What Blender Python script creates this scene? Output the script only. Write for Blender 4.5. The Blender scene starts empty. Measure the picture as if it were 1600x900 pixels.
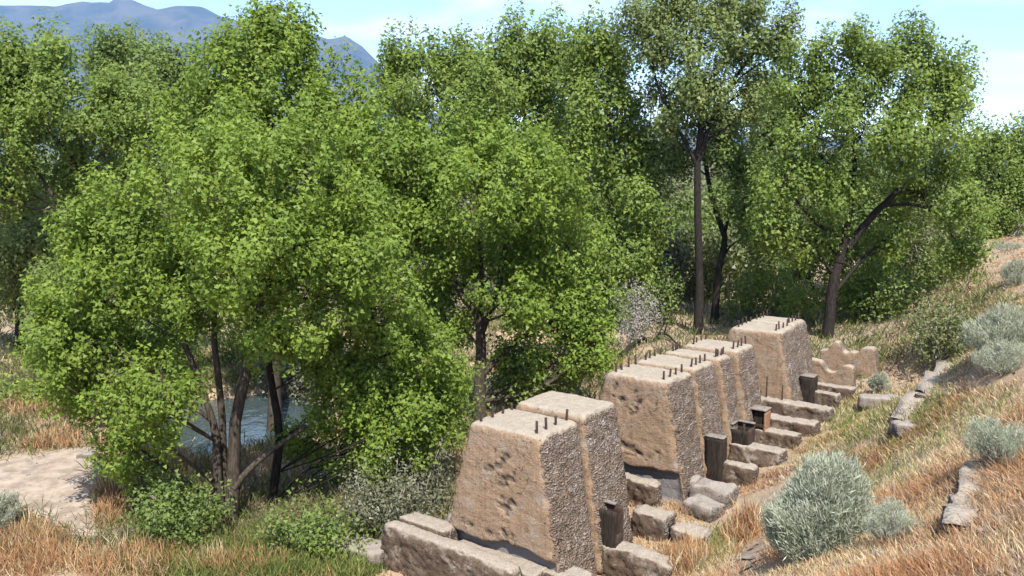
import bpy, math
import numpy as np
from mathutils import Vector
R = math.radians
scene = bpy.context.scene
COL = scene.collection

# ------------------------------------------------------------------ camera
F, HY, H = 1320.0, 268.0, 7.1
PITCH = math.atan((450 - HY) / F)
cam_d = bpy.data.cameras.new('camera')
cam_d.sensor_width = 36.0
cam_d.lens = F / 1600 * 36.0
cam_d.clip_start = 0.1
cam_d.clip_end = 60000
cam = bpy.data.objects.new('camera', cam_d)
COL.objects.link(cam)
cam.location = (0, 0, H)
cam.rotation_euler = (math.pi / 2 - PITCH, 0, 0)
scene.camera = cam

# ------------------------------------------------------------------ light
SUN_EL, SUN_AZ = R(55), R(170)          # azimuth clockwise from +Y: behind the camera, a little to the right
world = bpy.data.worlds.new('World')
scene.world = world
world.use_nodes = True
wn, wl = world.node_tree.nodes, world.node_tree.links
wn.clear()
w_out = wn.new('ShaderNodeOutputWorld')
w_bg = wn.new('ShaderNodeBackground')
w_bg.inputs['Strength'].default_value = 0.118
sky = wn.new('ShaderNodeTexSky')
sky.sky_type = 'NISHITA'
sky.sun_disc = False
sky.sun_elevation = SUN_EL
sky.sun_rotation = SUN_AZ
sky.altitude = 1300
sky.air_density = 1.0
sky.dust_density = 0.6
sky.ozone_density = 1.6
# thin cirrus all round the sky, laid on a plane high above
geo = wn.new('ShaderNodeNewGeometry')
neg = wn.new('ShaderNodeVectorMath'); neg.operation = 'SCALE'; neg.inputs['Scale'].default_value = -1.0
wl.new(geo.outputs['Incoming'], neg.inputs[0])
sep = wn.new('ShaderNodeSeparateXYZ'); wl.new(neg.outputs[0], sep.inputs[0])
addz = wn.new('ShaderNodeMath'); addz.operation = 'ADD'; addz.inputs[1].default_value = 0.22
wl.new(sep.outputs['Z'], addz.inputs[0])
div = wn.new('ShaderNodeVectorMath'); div.operation = 'DIVIDE'
cmb = wn.new('ShaderNodeCombineXYZ')
for k in range(3): wl.new(addz.outputs[0], cmb.inputs[k])
wl.new(neg.outputs[0], div.inputs[0]); wl.new(cmb.outputs[0], div.inputs[1])
mp = wn.new('ShaderNodeMapping'); mp.inputs['Scale'].default_value = (0.9, 1.7, 0.0)
mp.inputs['Rotation'].default_value = (0, 0, R(-14)); mp.inputs['Location'].default_value = (3.35, 1.2, 0)
wl.new(div.outputs[0], mp.inputs['Vector'])
cn = wn.new('ShaderNodeTexNoise'); cn.inputs['Scale'].default_value = 1.5
cn.inputs['Detail'].default_value = 7; cn.inputs['Roughness'].default_value = 0.52; cn.inputs['Distortion'].default_value = 0.35
wl.new(mp.outputs[0], cn.inputs['Vector'])
cr = wn.new('ShaderNodeMapRange'); cr.inputs['From Min'].default_value = 0.49; cr.inputs['From Max'].default_value = 0.70
cr.inputs['To Max'].default_value = 0.92; cr.inputs['To Min'].default_value = 0.06
wl.new(cn.outputs['Fac'], cr.inputs['Value'])
cmix = wn.new('ShaderNodeMixRGB'); cmix.inputs['Color2'].default_value = (5.6, 5.75, 5.95, 1)
wl.new(cr.outputs[0], cmix.inputs['Fac']); wl.new(sky.outputs[0], cmix.inputs['Color1'])
wl.new(cmix.outputs[0], w_bg.inputs['Color']); wl.new(w_bg.outputs[0], w_out.inputs['Surface'])

sun_d = bpy.data.lights.new('sun', 'SUN')
sun_d.energy = 3.9
sun_d.angle = R(0.5)
sun_d.color = (1.0, 0.95, 0.87)
sun = bpy.data.objects.new('sun', sun_d)
COL.objects.link(sun)
sdir = Vector((math.sin(SUN_AZ) * math.cos(SUN_EL), math.cos(SUN_AZ) * math.cos(SUN_EL), math.sin(SUN_EL)))
sun.rotation_euler = (-sdir).to_track_quat('-Z', 'Y').to_euler()
sun.location = (0, -20, 60)

scene.view_settings.view_transform = 'Standard'
scene.view_settings.look = 'None'
scene.view_settings.exposure = 1.56
scene.view_settings.gamma = 1
scene.cycles.max_bounces = 8
scene.cycles.diffuse_bounces = 6
scene.cycles.transmission_bounces = 4
scene.cycles.volume_bounces = 0

# ------------------------------------------------------------------ helpers
rng = np.random.default_rng(7)

def rays(px, py):
    u = (np.asarray(px, float) - 800) / F
    v = -(np.asarray(py, float) - 450) / F
    c, s = math.cos(PITCH), math.sin(PITCH)
    return np.stack([u, c + v * s, -s + v * c], -1)

def at(px, py, Y):
    """World point seen at that place of the photograph, Y metres ahead."""
    r = rays(px, py)
    return np.array([0, 0, H]) + r * (np.asarray(Y, float) / r[..., 1])[..., None]

def hash3(i, j, k):
    n = (i * 374761393 + j * 668265263 + k * 2147483647) & 0xffffffff
    n = ((n ^ (n >> 13)) * 1274126177) & 0xffffffff
    n = ((n ^ (n >> 16)) * 2246822519) & 0xffffffff
    return ((n ^ (n >> 15)) & 0xffffff) / float(0xffffff)

def vnoise(P):
    """Smooth value noise in [-1, 1]."""
    P = np.asarray(P, float)
    i = np.floor(P).astype(np.int64)
    f = P - i
    f = f * f * (3 - 2 * f)
    out = 0
    for dx in (0, 1):
        for dy in (0, 1):
            for dz in (0, 1):
                wgt = (f[:, 0] if dx else 1 - f[:, 0]) * (f[:, 1] if dy else 1 - f[:, 1]) * (f[:, 2] if dz else 1 - f[:, 2])
                out = out + wgt * hash3(i[:, 0] + dx, i[:, 1] + dy, i[:, 2] + dz)
    return out * 2 - 1

def fbm(P, octaves=4, gain=0.5):
    P = np.asarray(P, float)
    o, a, t = 0, 1.0, 0
    for k in range(octaves):
        o = o + a * vnoise(P * (2 ** k) + 17.3 * k)
        t += a
        a *= gain
    return o / t

def xyz(x, y, z=0.0):
    x = np.asarray(x, float)
    return np.stack([x, np.asarray(y, float) + 0 * x, z + 0 * x], -1)

def norm(v):
    return v / np.maximum(np.linalg.norm(v, axis=-1, keepdims=True), 1e-9)

def mesh_obj(name, V, Fq, mat=None, parent=None, loc=(0, 0, 0), rotz=0.0, smooth=False, face_attr=None, face_col=None, vert_attr=None):
    V = np.ascontiguousarray(V, dtype=np.float32); Fq = np.ascontiguousarray(Fq, dtype=np.int32)
    me = bpy.data.meshes.new(name)
    k = Fq.shape[1]
    me.vertices.add(len(V)); me.vertices.foreach_set('co', V.ravel())
    me.loops.add(Fq.size); me.loops.foreach_set('vertex_index', Fq.ravel())
    me.polygons.add(len(Fq))
    me.polygons.foreach_set('loop_start', np.arange(0, Fq.size, k, dtype=np.int32))
    me.polygons.foreach_set('use_smooth', np.full(len(Fq), smooth))
    if face_attr is not None:
        a = me.attributes.new('tint', 'FLOAT', 'FACE'); a.data.foreach_set('value', np.asarray(face_attr, np.float32))
    if face_col is not None:
        a = me.attributes.new('hue', 'FLOAT_COLOR', 'FACE')
        c4 = np.ones((len(Fq), 4), np.float32); c4[:, :3] = face_col
        a.data.foreach_set('color', c4.ravel())
    if vert_attr is not None:
        a = me.attributes.new('recess_shade', 'FLOAT', 'POINT'); a.data.foreach_set('value', np.asarray(vert_attr, np.float32))
    me.update(calc_edges=True)
    if mat: me.materials.append(mat)
    o = bpy.data.objects.new(name, me)
    COL.objects.link(o)
    if parent: o.parent = parent
    o.location = loc; o.rotation_euler = (0, 0, rotz)
    return o

def tag(o, label=None, cat=None, group=None, kind=None):
    if label: o['label'] = label
    if cat: o['category'] = cat
    if group: o['group'] = group
    if kind: o['kind'] = kind
    return o

def empty(name, loc, rotz=0.0):
    o = bpy.data.objects.new(name, None)
    COL.objects.link(o)
    o.location = loc; o.rotation_euler = (0, 0, rotz)
    o.empty_display_size = 0.3
    return o

def tube(pts, rad, n=7):
    """Tapered tube round a polyline: vertices and quads."""
    pts = np.asarray(pts, float); rad = np.asarray(rad, float)
    tng = norm(np.gradient(pts, axis=0))
    ref = np.where(np.abs(tng[:, 2:3]) > 0.9, np.array([[1.0, 0, 0]]), np.array([[0, 0, 1.0]]))
    a = norm(np.cross(tng, ref)); b = np.cross(tng, a)
    th = np.linspace(0, 2 * np.pi, n, endpoint=False)
    V = pts[:, None] + rad[:, None, None] * (np.cos(th)[None, :, None] * a[:, None] + np.sin(th)[None, :, None] * b[:, None])
    V = V.reshape(-1, 3)
    m = len(pts)
    i = np.arange(m - 1)[:, None] * n; j = np.arange(n)[None]; j2 = (j + 1) % n
    Fq = np.stack([i + j, i + j2, i + n + j2, i + n + j], -1).reshape(-1, 4)
    cap = np.array([[ (m - 1) * n + q, (m - 1) * n + q + 1, (m - 1) * n + q + 2, (m - 1) * n + (q + 3) % n] for q in range(0, n - 2, 2)])
    return V, np.concatenate([Fq, cap])

def join(parts):
    Vs, Fs, o = [], [], 0
    for V, Fq in parts:
        Vs.append(V); Fs.append(Fq + o); o += len(V)
    return np.concatenate(Vs), np.concatenate(Fs)

def smooth_path(pts, n=10):
    """Catmull-Rom through the points."""
    P = np.asarray(pts, float)
    if len(P) < 3:
        t = np.linspace(0, 1, n)[:, None]
        return P[0] * (1 - t) + P[-1] * t
    Q = np.concatenate([[2 * P[0] - P[1]], P, [2 * P[-1] - P[-2]]])
    out = []
    per = max(2, n // (len(P) - 1))
    for i in range(1, len(Q) - 2):
        t = np.linspace(0, 1, per, endpoint=False)[:, None]
        a, b, c, d = Q[i - 1], Q[i], Q[i + 1], Q[i + 2]
        out.append(0.5 * (2 * b + (c - a) * t + (2 * a - 5 * b + 4 * c - d) * t ** 2 + (3 * b - a - 3 * c + d) * t ** 3))
    out.append(P[-1:])
    return np.concatenate(out)

def kites(P, D, S, L, W, mid=0.45, sag=0.0):
    """One kite-shaped leaf or blade per row."""
    L = L[:, None]; W = W[:, None]
    m = P + D * L * mid
    tip = P + D * L
    tip[:, 2] -= sag * L[:, 0]
    V = np.stack([P, m + S * W / 2, tip, m - S * W / 2], 1).reshape(-1, 3)
    Fq = np.arange(len(P) * 4).reshape(-1, 4)
    return V, Fq

# ------------------------------------------------------------------ materials
def new_mat(name):
    m = bpy.data.materials.new(name); m.use_nodes = True
    nt = m.node_tree
    return m, nt, nt.nodes, nt.links, nt.nodes['Principled BSDF']

def nd(nt, typ, **kw):
    n = nt.nodes.new(typ)
    for k, v in kw.items():
        if k in n.inputs: n.inputs[k].default_value = v
        else: setattr(n, k, v)
    return n

def noise(nt, vec, scale, detail=4, rough=0.55, dist=0.0):
    n = nd(nt, 'ShaderNodeTexNoise', Scale=scale, Detail=detail, Roughness=rough, Distortion=dist)
    nt.links.new(vec, n.inputs['Vector'])
    return n.outputs['Fac']

def ramp(nt, fac, lo, hi, a=0.0, b=1.0):
    n = nd(nt, 'ShaderNodeMapRange')
    n.interpolation_type = 'SMOOTHSTEP'
    n.inputs['From Min'].default_value = lo; n.inputs['From Max'].default_value = hi
    n.inputs['To Min'].default_value = a; n.inputs['To Max'].default_value = b
    nt.links.new(fac, n.inputs['Value'])
    return n.outputs[0]

def mixc(nt, fac, c1, c2, mode='MIX'):
    n = nt.nodes.new('ShaderNodeMixRGB'); n.blend_type = mode
    for s, c in (('Color1', c1), ('Color2', c2)):
        if isinstance(c, tuple): n.inputs[s].default_value = (*c, 1)
        else: nt.links.new(c, n.inputs[s])
    if isinstance(fac, (int, float)): n.inputs['Fac'].default_value = fac
    else: nt.links.new(fac, n.inputs['Fac'])
    return n.outputs[0]

def mth(nt, op, a, b=None):
    n = nt.nodes.new('ShaderNodeMath'); n.operation = op
    for i, x in enumerate((a, b)):
        if x is None: continue
        if isinstance(x, (int, float)): n.inputs[i].default_value = x
        else: nt.links.new(x, n.inputs[i])
    return n.outputs[0]

def coords(nt, shift=True):
    tc = nd(nt, 'ShaderNodeTexCoord')
    if not shift: return tc.outputs['Object'], tc
    oi = nd(nt, 'ShaderNodeObjectInfo')
    sc = mth(nt, 'MULTIPLY', oi.outputs['Random'], 37.0)
    ad = nd(nt, 'ShaderNodeVectorMath', operation='ADD')
    nt.links.new(tc.outputs['Object'], ad.inputs[0]); nt.links.new(sc, ad.inputs[1])
    return ad.outputs[0], tc

def concrete(name, top, front, end, fleck=1.0, lines=1.0):
    m, nt, N, L, bs = new_mat(name)
    vec, tc = coords(nt)
    sepn = nd(nt, 'ShaderNodeSeparateXYZ'); L.new(tc.outputs['Normal'], sepn.inputs[0])
    big = noise(nt, vec, 1.3, 4, 0.6); midn = noise(nt, vec, 6, 5, 0.65); fine = noise(nt, vec, 38, 4, 0.6)
    # which cast face this is, with a ragged change-over at the arris
    ax = mth(nt, 'ADD', mth(nt, 'ABSOLUTE', sepn.outputs['X']), mth(nt, 'MULTIPLY', mth(nt, 'SUBTRACT', noise(nt, vec, 4.5, 6, 0.75), 0.5), 1.5))
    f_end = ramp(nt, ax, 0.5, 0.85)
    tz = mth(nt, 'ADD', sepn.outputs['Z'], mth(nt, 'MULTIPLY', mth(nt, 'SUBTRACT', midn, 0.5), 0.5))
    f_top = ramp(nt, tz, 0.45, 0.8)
    # formed face: tan with vertical runs, greyer patches
    smp = nd(nt, 'ShaderNodeMapping'); smp.inputs['Scale'].default_value = (7, 7, 0.7); L.new(vec, smp.inputs['Vector'])
    runs = noise(nt, smp.outputs[0], 2.2, 4, 0.6)
    fc = mixc(nt, ramp(nt, runs, 0.35, 0.7), front, tuple(c * k for c, k in zip(front, (0.82, 0.79, 0.77))))
    fc = mixc(nt, ramp(nt, big, 0.45, 0.7, 0, 0.6), fc, tuple(0.5 * (a + b) for a, b in zip(front, top)))
    fc = mixc(nt, ramp(nt, midn, 0.62, 0.75, 0, 0.55), fc, (0.11, 0.085, 0.065))
    bz = nd(nt, 'ShaderNodeSeparateXYZ'); L.new(tc.outputs['Object'], bz.inputs[0])
    bf = mth(nt, 'FRACT', mth(nt, 'ADD', mth(nt, 'MULTIPLY', bz.outputs['Z'], 4.2), mth(nt, 'MULTIPLY', big, 0.25)))
    seam = mth(nt, 'MULTIPLY', ramp(nt, mth(nt, 'ABSOLUTE', mth(nt, 'SUBTRACT', bf, 0.5)), 0.05, 0.0), ramp(nt, midn, 0.40, 0.60))
    fc = mixc(nt, mth(nt, 'MULTIPLY', seam, 0.28 * lines), fc, tuple(c * 0.5 for c in front))
    spk = nd(nt, 'ShaderNodeTexVoronoi', Scale=13.0); L.new(vec, spk.inputs['Vector'])
    sw = nd(nt, 'ShaderNodeSeparateXYZ'); L.new(spk.outputs['Color'], sw.inputs[0])
    pit_dots = mth(nt, 'MULTIPLY', ramp(nt, sw.outputs['X'], 0.84, 0.90), ramp(nt, spk.outputs['Distance'], 0.38, 0.2))
    fc = mixc(nt, mth(nt, 'MULTIPLY', pit_dots, 0.7), fc, (0.09, 0.07, 0.055))  # dark of small holes painted as dots, without relief
    wob = nd(nt, 'ShaderNodeTexNoise', Scale=3.0, Detail=4.0); L.new(vec, wob.inputs['Vector'])
    wadd = nd(nt, 'ShaderNodeVectorMath', operation='MULTIPLY_ADD'); L.new(wob.outputs['Color'], wadd.inputs[0]); wadd.inputs[1].default_value = (.5, .5, .5); L.new(vec, wadd.inputs[2])
    ck = nd(nt, 'ShaderNodeTexVoronoi', Scale=1.25, feature='DISTANCE_TO_EDGE'); L.new(wadd.outputs[0], ck.inputs['Vector'])
    crack = mth(nt, 'MULTIPLY', ramp(nt, ck.outputs['Distance'], 0.012, 0.004), ramp(nt, noise(nt, vec, 1.7, 3, 0.5), 0.48, 0.56))
    fc = mixc(nt, mth(nt, 'MULTIPLY', crack, 0.75), fc, (0.07, 0.052, 0.04))
    bare = ramp(nt, noise(nt, vec, 2.6, 6, 0.7), 0.54, 0.62)
    fc = mixc(nt, mth(nt, 'MULTIPLY', bare, 0.7), fc, (0.37, 0.31, 0.25))
    damp = ramp(nt, noise(nt, vec, 3.4, 7, 0.75), 0.57, 0.66)
    fc = mixc(nt, mth(nt, 'MULTIPLY', damp, 0.6), fc, (0.15, 0.115, 0.085))
    # honeycombed end face: pebbles, lime flecks, dark voids
    vo = nd(nt, 'ShaderNodeTexVoronoi', Scale=30.0); L.new(vec, vo.inputs['Vector'])
    wv = nd(nt, 'ShaderNodeSeparateXYZ'); L.new(vo.outputs['Color'], wv.inputs[0])
    ec = mixc(nt, ramp(nt, midn, 0.35, 0.65), end, tuple(c * 0.68 for c in end))
    lime = mth(nt, 'MULTIPLY', ramp(nt, wv.outputs['X'], 0.6, 0.72), ramp(nt, noise(nt, vec, 2.6, 5, 0.75), 0.46, 0.60))
    ec = mixc(nt, mth(nt, 'MULTIPLY', lime, 0.72 * fleck), ec, (0.48, 0.44, 0.41))
    ec = mixc(nt, mth(nt, 'MULTIPLY', ramp(nt, wv.outputs['Y'], 0.72, 0.82), 0.5 * fleck), ec, (0.075, 0.055, 0.046))
    so = nd(nt, 'ShaderNodeSeparateXYZ'); L.new(tc.outputs['Object'], so.inputs[0])
    lift = mth(nt, 'ADD', mth(nt, 'MULTIPLY', so.outputs['Z'], 2.6), mth(nt, 'ADD', mth(nt, 'MULTIPLY', so.outputs['Y'], -0.55), mth(nt, 'MULTIPLY', big, 0.5)))
    fr = mth(nt, 'FRACT', lift)
    joint = mth(nt, 'MULTIPLY', ramp(nt, mth(nt, 'ABSOLUTE', mth(nt, 'SUBTRACT', fr, 0.5)), 0.04, 0.0), ramp(nt, midn, 0.42, 0.55))
    ec = mixc(nt, mth(nt, 'MULTIPLY', joint, 0.85 * lines), ec, (0.48, 0.43, 0.38))
    tcx = mixc(nt, ramp(nt, midn, 0.35, 0.7, 0, 0.55), top, tuple(c * 0.75 for c in top))
    tcx = mixc(nt, ramp(nt, fine, 0.63, 0.72, 0, 0.6), tcx, (0.2, 0.16, 0.13))
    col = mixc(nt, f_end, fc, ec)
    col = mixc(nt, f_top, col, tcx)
    col = mixc(nt, ramp(nt, fine, 0.3, 0.7, 0, 0.35), col, tuple(c * 0.8 for c in front), 'MULTIPLY')
    st = nd(nt, 'ShaderNodeAttribute', attribute_name='recess_shade')
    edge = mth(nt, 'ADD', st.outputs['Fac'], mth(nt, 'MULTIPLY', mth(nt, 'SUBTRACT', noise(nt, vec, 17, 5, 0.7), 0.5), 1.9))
    col = mixc(nt, ramp(nt, mth(nt, 'MULTIPLY', st.outputs['Fac'], -1.0), 0.1, 0.8, 0, 0.85), col, (0.19, 0.19, 0.195))  # shadow grey of the undercut foot, painted into the concrete colour
    col = mixc(nt, ramp(nt, mth(nt, 'MULTIPLY', edge, ramp(nt, st.outputs['Fac'], 0.02, 0.2)), 0.5, 0.72, 0, 0.72), col, (0.095, 0.074, 0.057))  # shade inside the pits, painted dark with a broken edge
    L.new(mixc(nt, 1.0, col, (0.84, 0.84, 0.84), 'MULTIPLY'), bs.inputs['Base Color'])
    bs.inputs['Roughness'].default_value = 0.95
    bs.inputs['Specular IOR Level'].default_value = 0.15
    bh = mth(nt, 'ADD', mth(nt, 'MULTIPLY', fine, 0.5), mth(nt, 'MULTIPLY', mth(nt, 'MULTIPLY', vo.outputs['Distance'], f_end), 1.4))
    bh = mth(nt, 'ADD', bh, midn)
    bp = nd(nt, 'ShaderNodeBump', Strength=0.85, Distance=0.045); L.new(bh, bp.inputs['Height']); L.new(bp.outputs[0], bs.inputs['Normal'])
    return m

M_pier = concrete('pier_concrete', (0.40, 0.345, 0.275), (0.36, 0.255, 0.172), (0.255, 0.198, 0.155))
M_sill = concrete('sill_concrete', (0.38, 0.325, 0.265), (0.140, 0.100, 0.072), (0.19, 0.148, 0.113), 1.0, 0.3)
M_rock = concrete('rock', (0.34, 0.30, 0.26), (0.24, 0.20, 0.168), (0.24, 0.21, 0.18), 0.8, 0.0)

def simple(name, c1, c2, scale, rough=0.9, bump=0.5, spec=0.2, metal=0.0, stretch=(1, 1, 1)):
    m, nt, N, L, bs = new_mat(name)
    vec, tc = coords(nt)
    mpn = nd(nt, 'ShaderNodeMapping'); mpn.inputs['Scale'].default_value = stretch; L.new(vec, mpn.inputs['Vector'])
    n = noise(nt, mpn.outputs[0], scale, 6, 0.65)
    L.new(mixc(nt, ramp(nt, n, 0.35, 0.65), c1, c2), bs.inputs['Base Color'])
    bs.inputs['Roughness'].default_value = rough; bs.inputs['Specular IOR Level'].default_value = spec; bs.inputs['Metallic'].default_value = metal
    bp = nd(nt, 'ShaderNodeBump', Strength=bump, Distance=0.02); L.new(n, bp.inputs['Height']); L.new(bp.outputs[0], bs.inputs['Normal'])
    return m

M_bark = simple('bark', (0.034, 0.027, 0.021), (0.085, 0.067, 0.052), 9, 0.95, 0.9, 0.1, 0, (3, 3, 0.6))
M_darkbark = simple('dark_bark', (0.014, 0.012, 0.010), (0.038, 0.031, 0.026), 9, 0.95, 0.9, 0.1, 0, (3, 3, 0.6))
M_deadwood = simple('dead_wood', (0.30, 0.25, 0.21), (0.48, 0.43, 0.38), 12, 0.9, 0.6, 0.1, 0, (3, 3, 0.6))
M_twig = simple('grey_twig', (0.15, 0.12, 0.10), (0.32, 0.28, 0.25), 14, 0.95, 0.4, 0.1)
M_iron = simple('rusted_iron', (0.022, 0.017, 0.015), (0.06, 0.035, 0.024), 22, 0.8, 0.4, 0.3)
M_timber = simple('weathered_timber', (0.013, 0.010, 0.008), (0.036, 0.027, 0.020), 9, 0.9, 0.6, 0.2, 0, (2.5, 2.5, 0.5))
M_cap = simple('bleached_timber_end', (0.12, 0.105, 0.09), (0.22, 0.19, 0.165), 18, 0.9, 0.5, 0.1)
M_rust = simple('rust_flange', (0.17, 0.085, 0.045), (0.28, 0.17, 0.10), 20, 0.9, 0.5, 0.2)

def leaf_mat(name, dark, light, trans=0.35, spec=0.35, rough=0.45):
    m, nt, N, L, bs = new_mat(name)
    at_ = nd(nt, 'ShaderNodeAttribute', attribute_name='tint')
    col = mixc(nt, at_.outputs['Fac'], dark, light)
    L.new(col, bs.inputs['Base Color'])
    bs.inputs['Roughness'].default_value = rough; bs.inputs['Specular IOR Level'].default_value = spec
    tr = nd(nt, 'ShaderNodeBsdfTranslucent')
    L.new(mixc(nt, 1.0, col, (1.0, 0.95, 0.5), 'MULTIPLY'), tr.inputs['Color'])
    mx = nd(nt, 'ShaderNodeMixShader', Fac=trans)
    L.new(bs.outputs[0], mx.inputs[1]); L.new(tr.outputs[0], mx.inputs[2])
    L.new(mx.outputs[0], nt.nodes['Material Output'].inputs['Surface'])
    return m

M_leaf = {
    'bright': leaf_mat('cottonwood_leaf', (0.108, 0.172, 0.024), (0.238, 0.325, 0.052), 0.5, 0.3, 0.55),
    'mid': leaf_mat('poplar_leaf', (0.118, 0.176, 0.034), (0.240, 0.318, 0.068), 0.5, 0.3, 0.55),
    'grey': leaf_mat('dusty_leaf', (0.130, 0.174, 0.056), (0.255, 0.310, 0.110), 0.48, 0.3, 0.55),
    'dark': leaf_mat('shade_leaf', (0.094, 0.145, 0.034), (0.195, 0.260, 0.068), 0.46, 0.3, 0.55),
    'willow': leaf_mat('willow_leaf', (0.085, 0.110, 0.035), (0.185, 0.205, 0.075), 0.33),
    'scrub': leaf_mat('scrub_leaf', (0.075, 0.080, 0.045), (0.175, 0.175, 0.105), 0.25),
    'sage': leaf_mat('sage_leaf', (0.24, 0.26, 0.19), (0.45, 0.47, 0.375), 0.25, 0.1, 0.8),
    'silver': leaf_mat('silver_leaf', (0.17, 0.16, 0.135), (0.32, 0.30, 0.26), 0.15, 0.1, 0.8),
}

def hue_mat(name, trans=0.3):
    m, nt, N, L, bs = new_mat(name)
    a = nd(nt, 'ShaderNodeAttribute', attribute_name='hue')
    ac = mixc(nt, 1.0, a.outputs['Color'], (0.84, 0.84, 0.84), 'MULTIPLY')
    L.new(ac, bs.inputs['Base Color'])
    bs.inputs['Roughness'].default_value = 0.7; bs.inputs['Specular IOR Level'].default_value = 0.15
    tr = nd(nt, 'ShaderNodeBsdfTranslucent'); L.new(ac, tr.inputs['Color'])
    mx = nd(nt, 'ShaderNodeMixShader', Fac=trans)
    L.new(bs.outputs[0], mx.inputs[1]); L.new(tr.outputs[0], mx.inputs[2])
    L.new(mx.outputs[0], nt.nodes['Material Output'].inputs['Surface'])
    return m
M_grass = hue_mat('grass_blades')

def ground_mat():
    m, nt, N, L, bs = new_mat('soil')
    vec, tc = coords(nt, False)
    big = noise(nt, vec, 0.35, 5, 0.6); midn = noise(nt, vec, 2.2, 5, 0.65); fine = noise(nt, vec, 24, 4, 0.7)
    c = mixc(nt, ramp(nt, big, 0.4, 0.62), (0.33, 0.255, 0.18), (0.36, 0.25, 0.16))
    c = mixc(nt, ramp(nt, midn, 0.45, 0.7, 0, 0.7), c, (0.19, 0.14, 0.098))
    c = mixc(nt, ramp(nt, fine, 0.4, 0.75, 0, 0.6), c, (0.46, 0.37, 0.27))
    far = noise(nt, vec, 0.02, 4, 0.6)
    sp = nd(nt, 'ShaderNodeSeparateXYZ'); L.new(vec, sp.inputs[0])
    c = mixc(nt, mth(nt, 'MULTIPLY', ramp(nt, sp.outputs['Y'], 55, 110), ramp(nt, far, 0.4, 0.6, 0.55, 0.95)), c, (0.10, 0.11, 0.06))
    L.new(mixc(nt, 1.0, c, (0.84, 0.84, 0.84), 'MULTIPLY'), bs.inputs['Base Color'])
    bs.inputs['Roughness'].default_value = 1.0; bs.inputs['Specular IOR Level'].default_value = 0.05
    bh = mth(nt, 'ADD', midn, mth(nt, 'MULTIPLY', fine, 0.4))
    bp = nd(nt, 'ShaderNodeBump', Strength=0.8, Distance=0.06); L.new(bh, bp.inputs['Height']); L.new(bp.outputs[0], bs.inputs['Normal'])
    return m
M_ground = ground_mat()
M_path = simple('path_dust', (0.20, 0.157, 0.118), (0.32, 0.26, 0.205), 3.0, 1.0, 0.6, 0.05)

# ------------------------------------------------------------------ terrain
AZ = R(36.7)
DV = np.array([math.sin(AZ), math.cos(AZ)]); PV = np.array([math.cos(AZ), -math.sin(AZ)])   # along the row, and uphill across it
OX = np.array([0.53, 14.3])
def row(t, s): return OX + DV * t + PV * s

_ctrl = [
    # valley floor, left
    (-16, 12, -.2), (-10, 13, -.3), (-4, 13, -.3), (-12, 18, -.2), (-9.8, 19.2, -.2), (-15, 24, -.2), (-20, 30, -.2), (-20, 36, -.3), (-14, 21, -.2),
    (-5.8, 17, -.3), (-3, 17, -.35), (-5, 8, .3), (-12, 6, .4), (-3, 4, 2.2), (-25, 15, 0), (-30, 40, 0), (-20, 50, -.2), (-5, 48, 0), (8, 55, .4), (-30, 70, .2), (0, 75, .8), (20, 75, 1.5),
    # under the row
    (*row(-2, -1), -.35), (*row(-1, 1.2), -.3), (*row(1, -2.5), -.35), (*row(0, 1.6), -.25), (*row(3.5, 0), -.15), (*row(3, 1.8), -.1), (*row(5, -2.5), -.2), (*row(6, 1.6), .1),
    (*row(8, 1.7), .2), (*row(10, 0), .3), (*row(10, 1.9), .35), (*row(10, -2.5), .1), (*row(12, 2), .5), (*row(13, -2.5), .3), (*row(15, 1), .6), (*row(17, 0), .6), (*row(16, 3), .7),
    # foot of the hill
    (4.4, 15.6, -.15), (5.2, 17.8, .05), (7.4, 21, .3), (9.7, 24.4, .45), (13.7, 30, .7), (17.6, 36, 1.0), (21, 42, 1.8), (15, 42, .6), (22, 52, 1.4),
    # hillside
    (4.4, 13.4, 1.0), (3.1, 5.2, 4.7), (5.3, 9, 4.3), (4.2, 10.5, 2.6), (10, 17, 3.7), (7.6, 17, 1.9), (17.8, 30, 3.4), (13.5, 26, 1.9), (32.6, 55, 3.3), (25, 40, 3.2), (28, 50, 2.4), (36, 62, 3.0),
    (0, 0, 5.5), (2, 3, 5.2), (0, 6, 3.0), (1.5, 10, 1.4), (6, 3, 6.5), (10, 8, 6.8), (18, 16, 7.0), (26, 28, 6.6), (40, 48, 6.5), (50, 70, 6), (-2, -6, 6.3), (8, -6, 8), (20, 0, 9), (-12, -6, 3), (35, 20, 9),
]
_C = np.array(_ctrl, float)
_A = np.zeros((len(_C) + 3, len(_C) + 3))
_d = np.linalg.norm(_C[:, None, :2] - _C[None, :, :2], axis=-1)
_A[:-3, :-3] = -_d - np.eye(len(_C)) * 0.15
_A[:-3, -3:] = np.c_[np.ones(len(_C)), _C[:, :2]]; _A[-3:, :-3] = _A[:-3, -3:].T
_W = np.linalg.solve(_A, np.r_[_C[:, 2], 0, 0, 0])
PONDS = [(-9.0, 26.0, 3.4, 4.1), (-4.0, 22.0, 1.9, 2.0), (-3.5, 30.5, 4.2, 2.4), (2.8, 37.5, 3.6, 1.6)]
WATER_Z = -1.0

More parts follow.
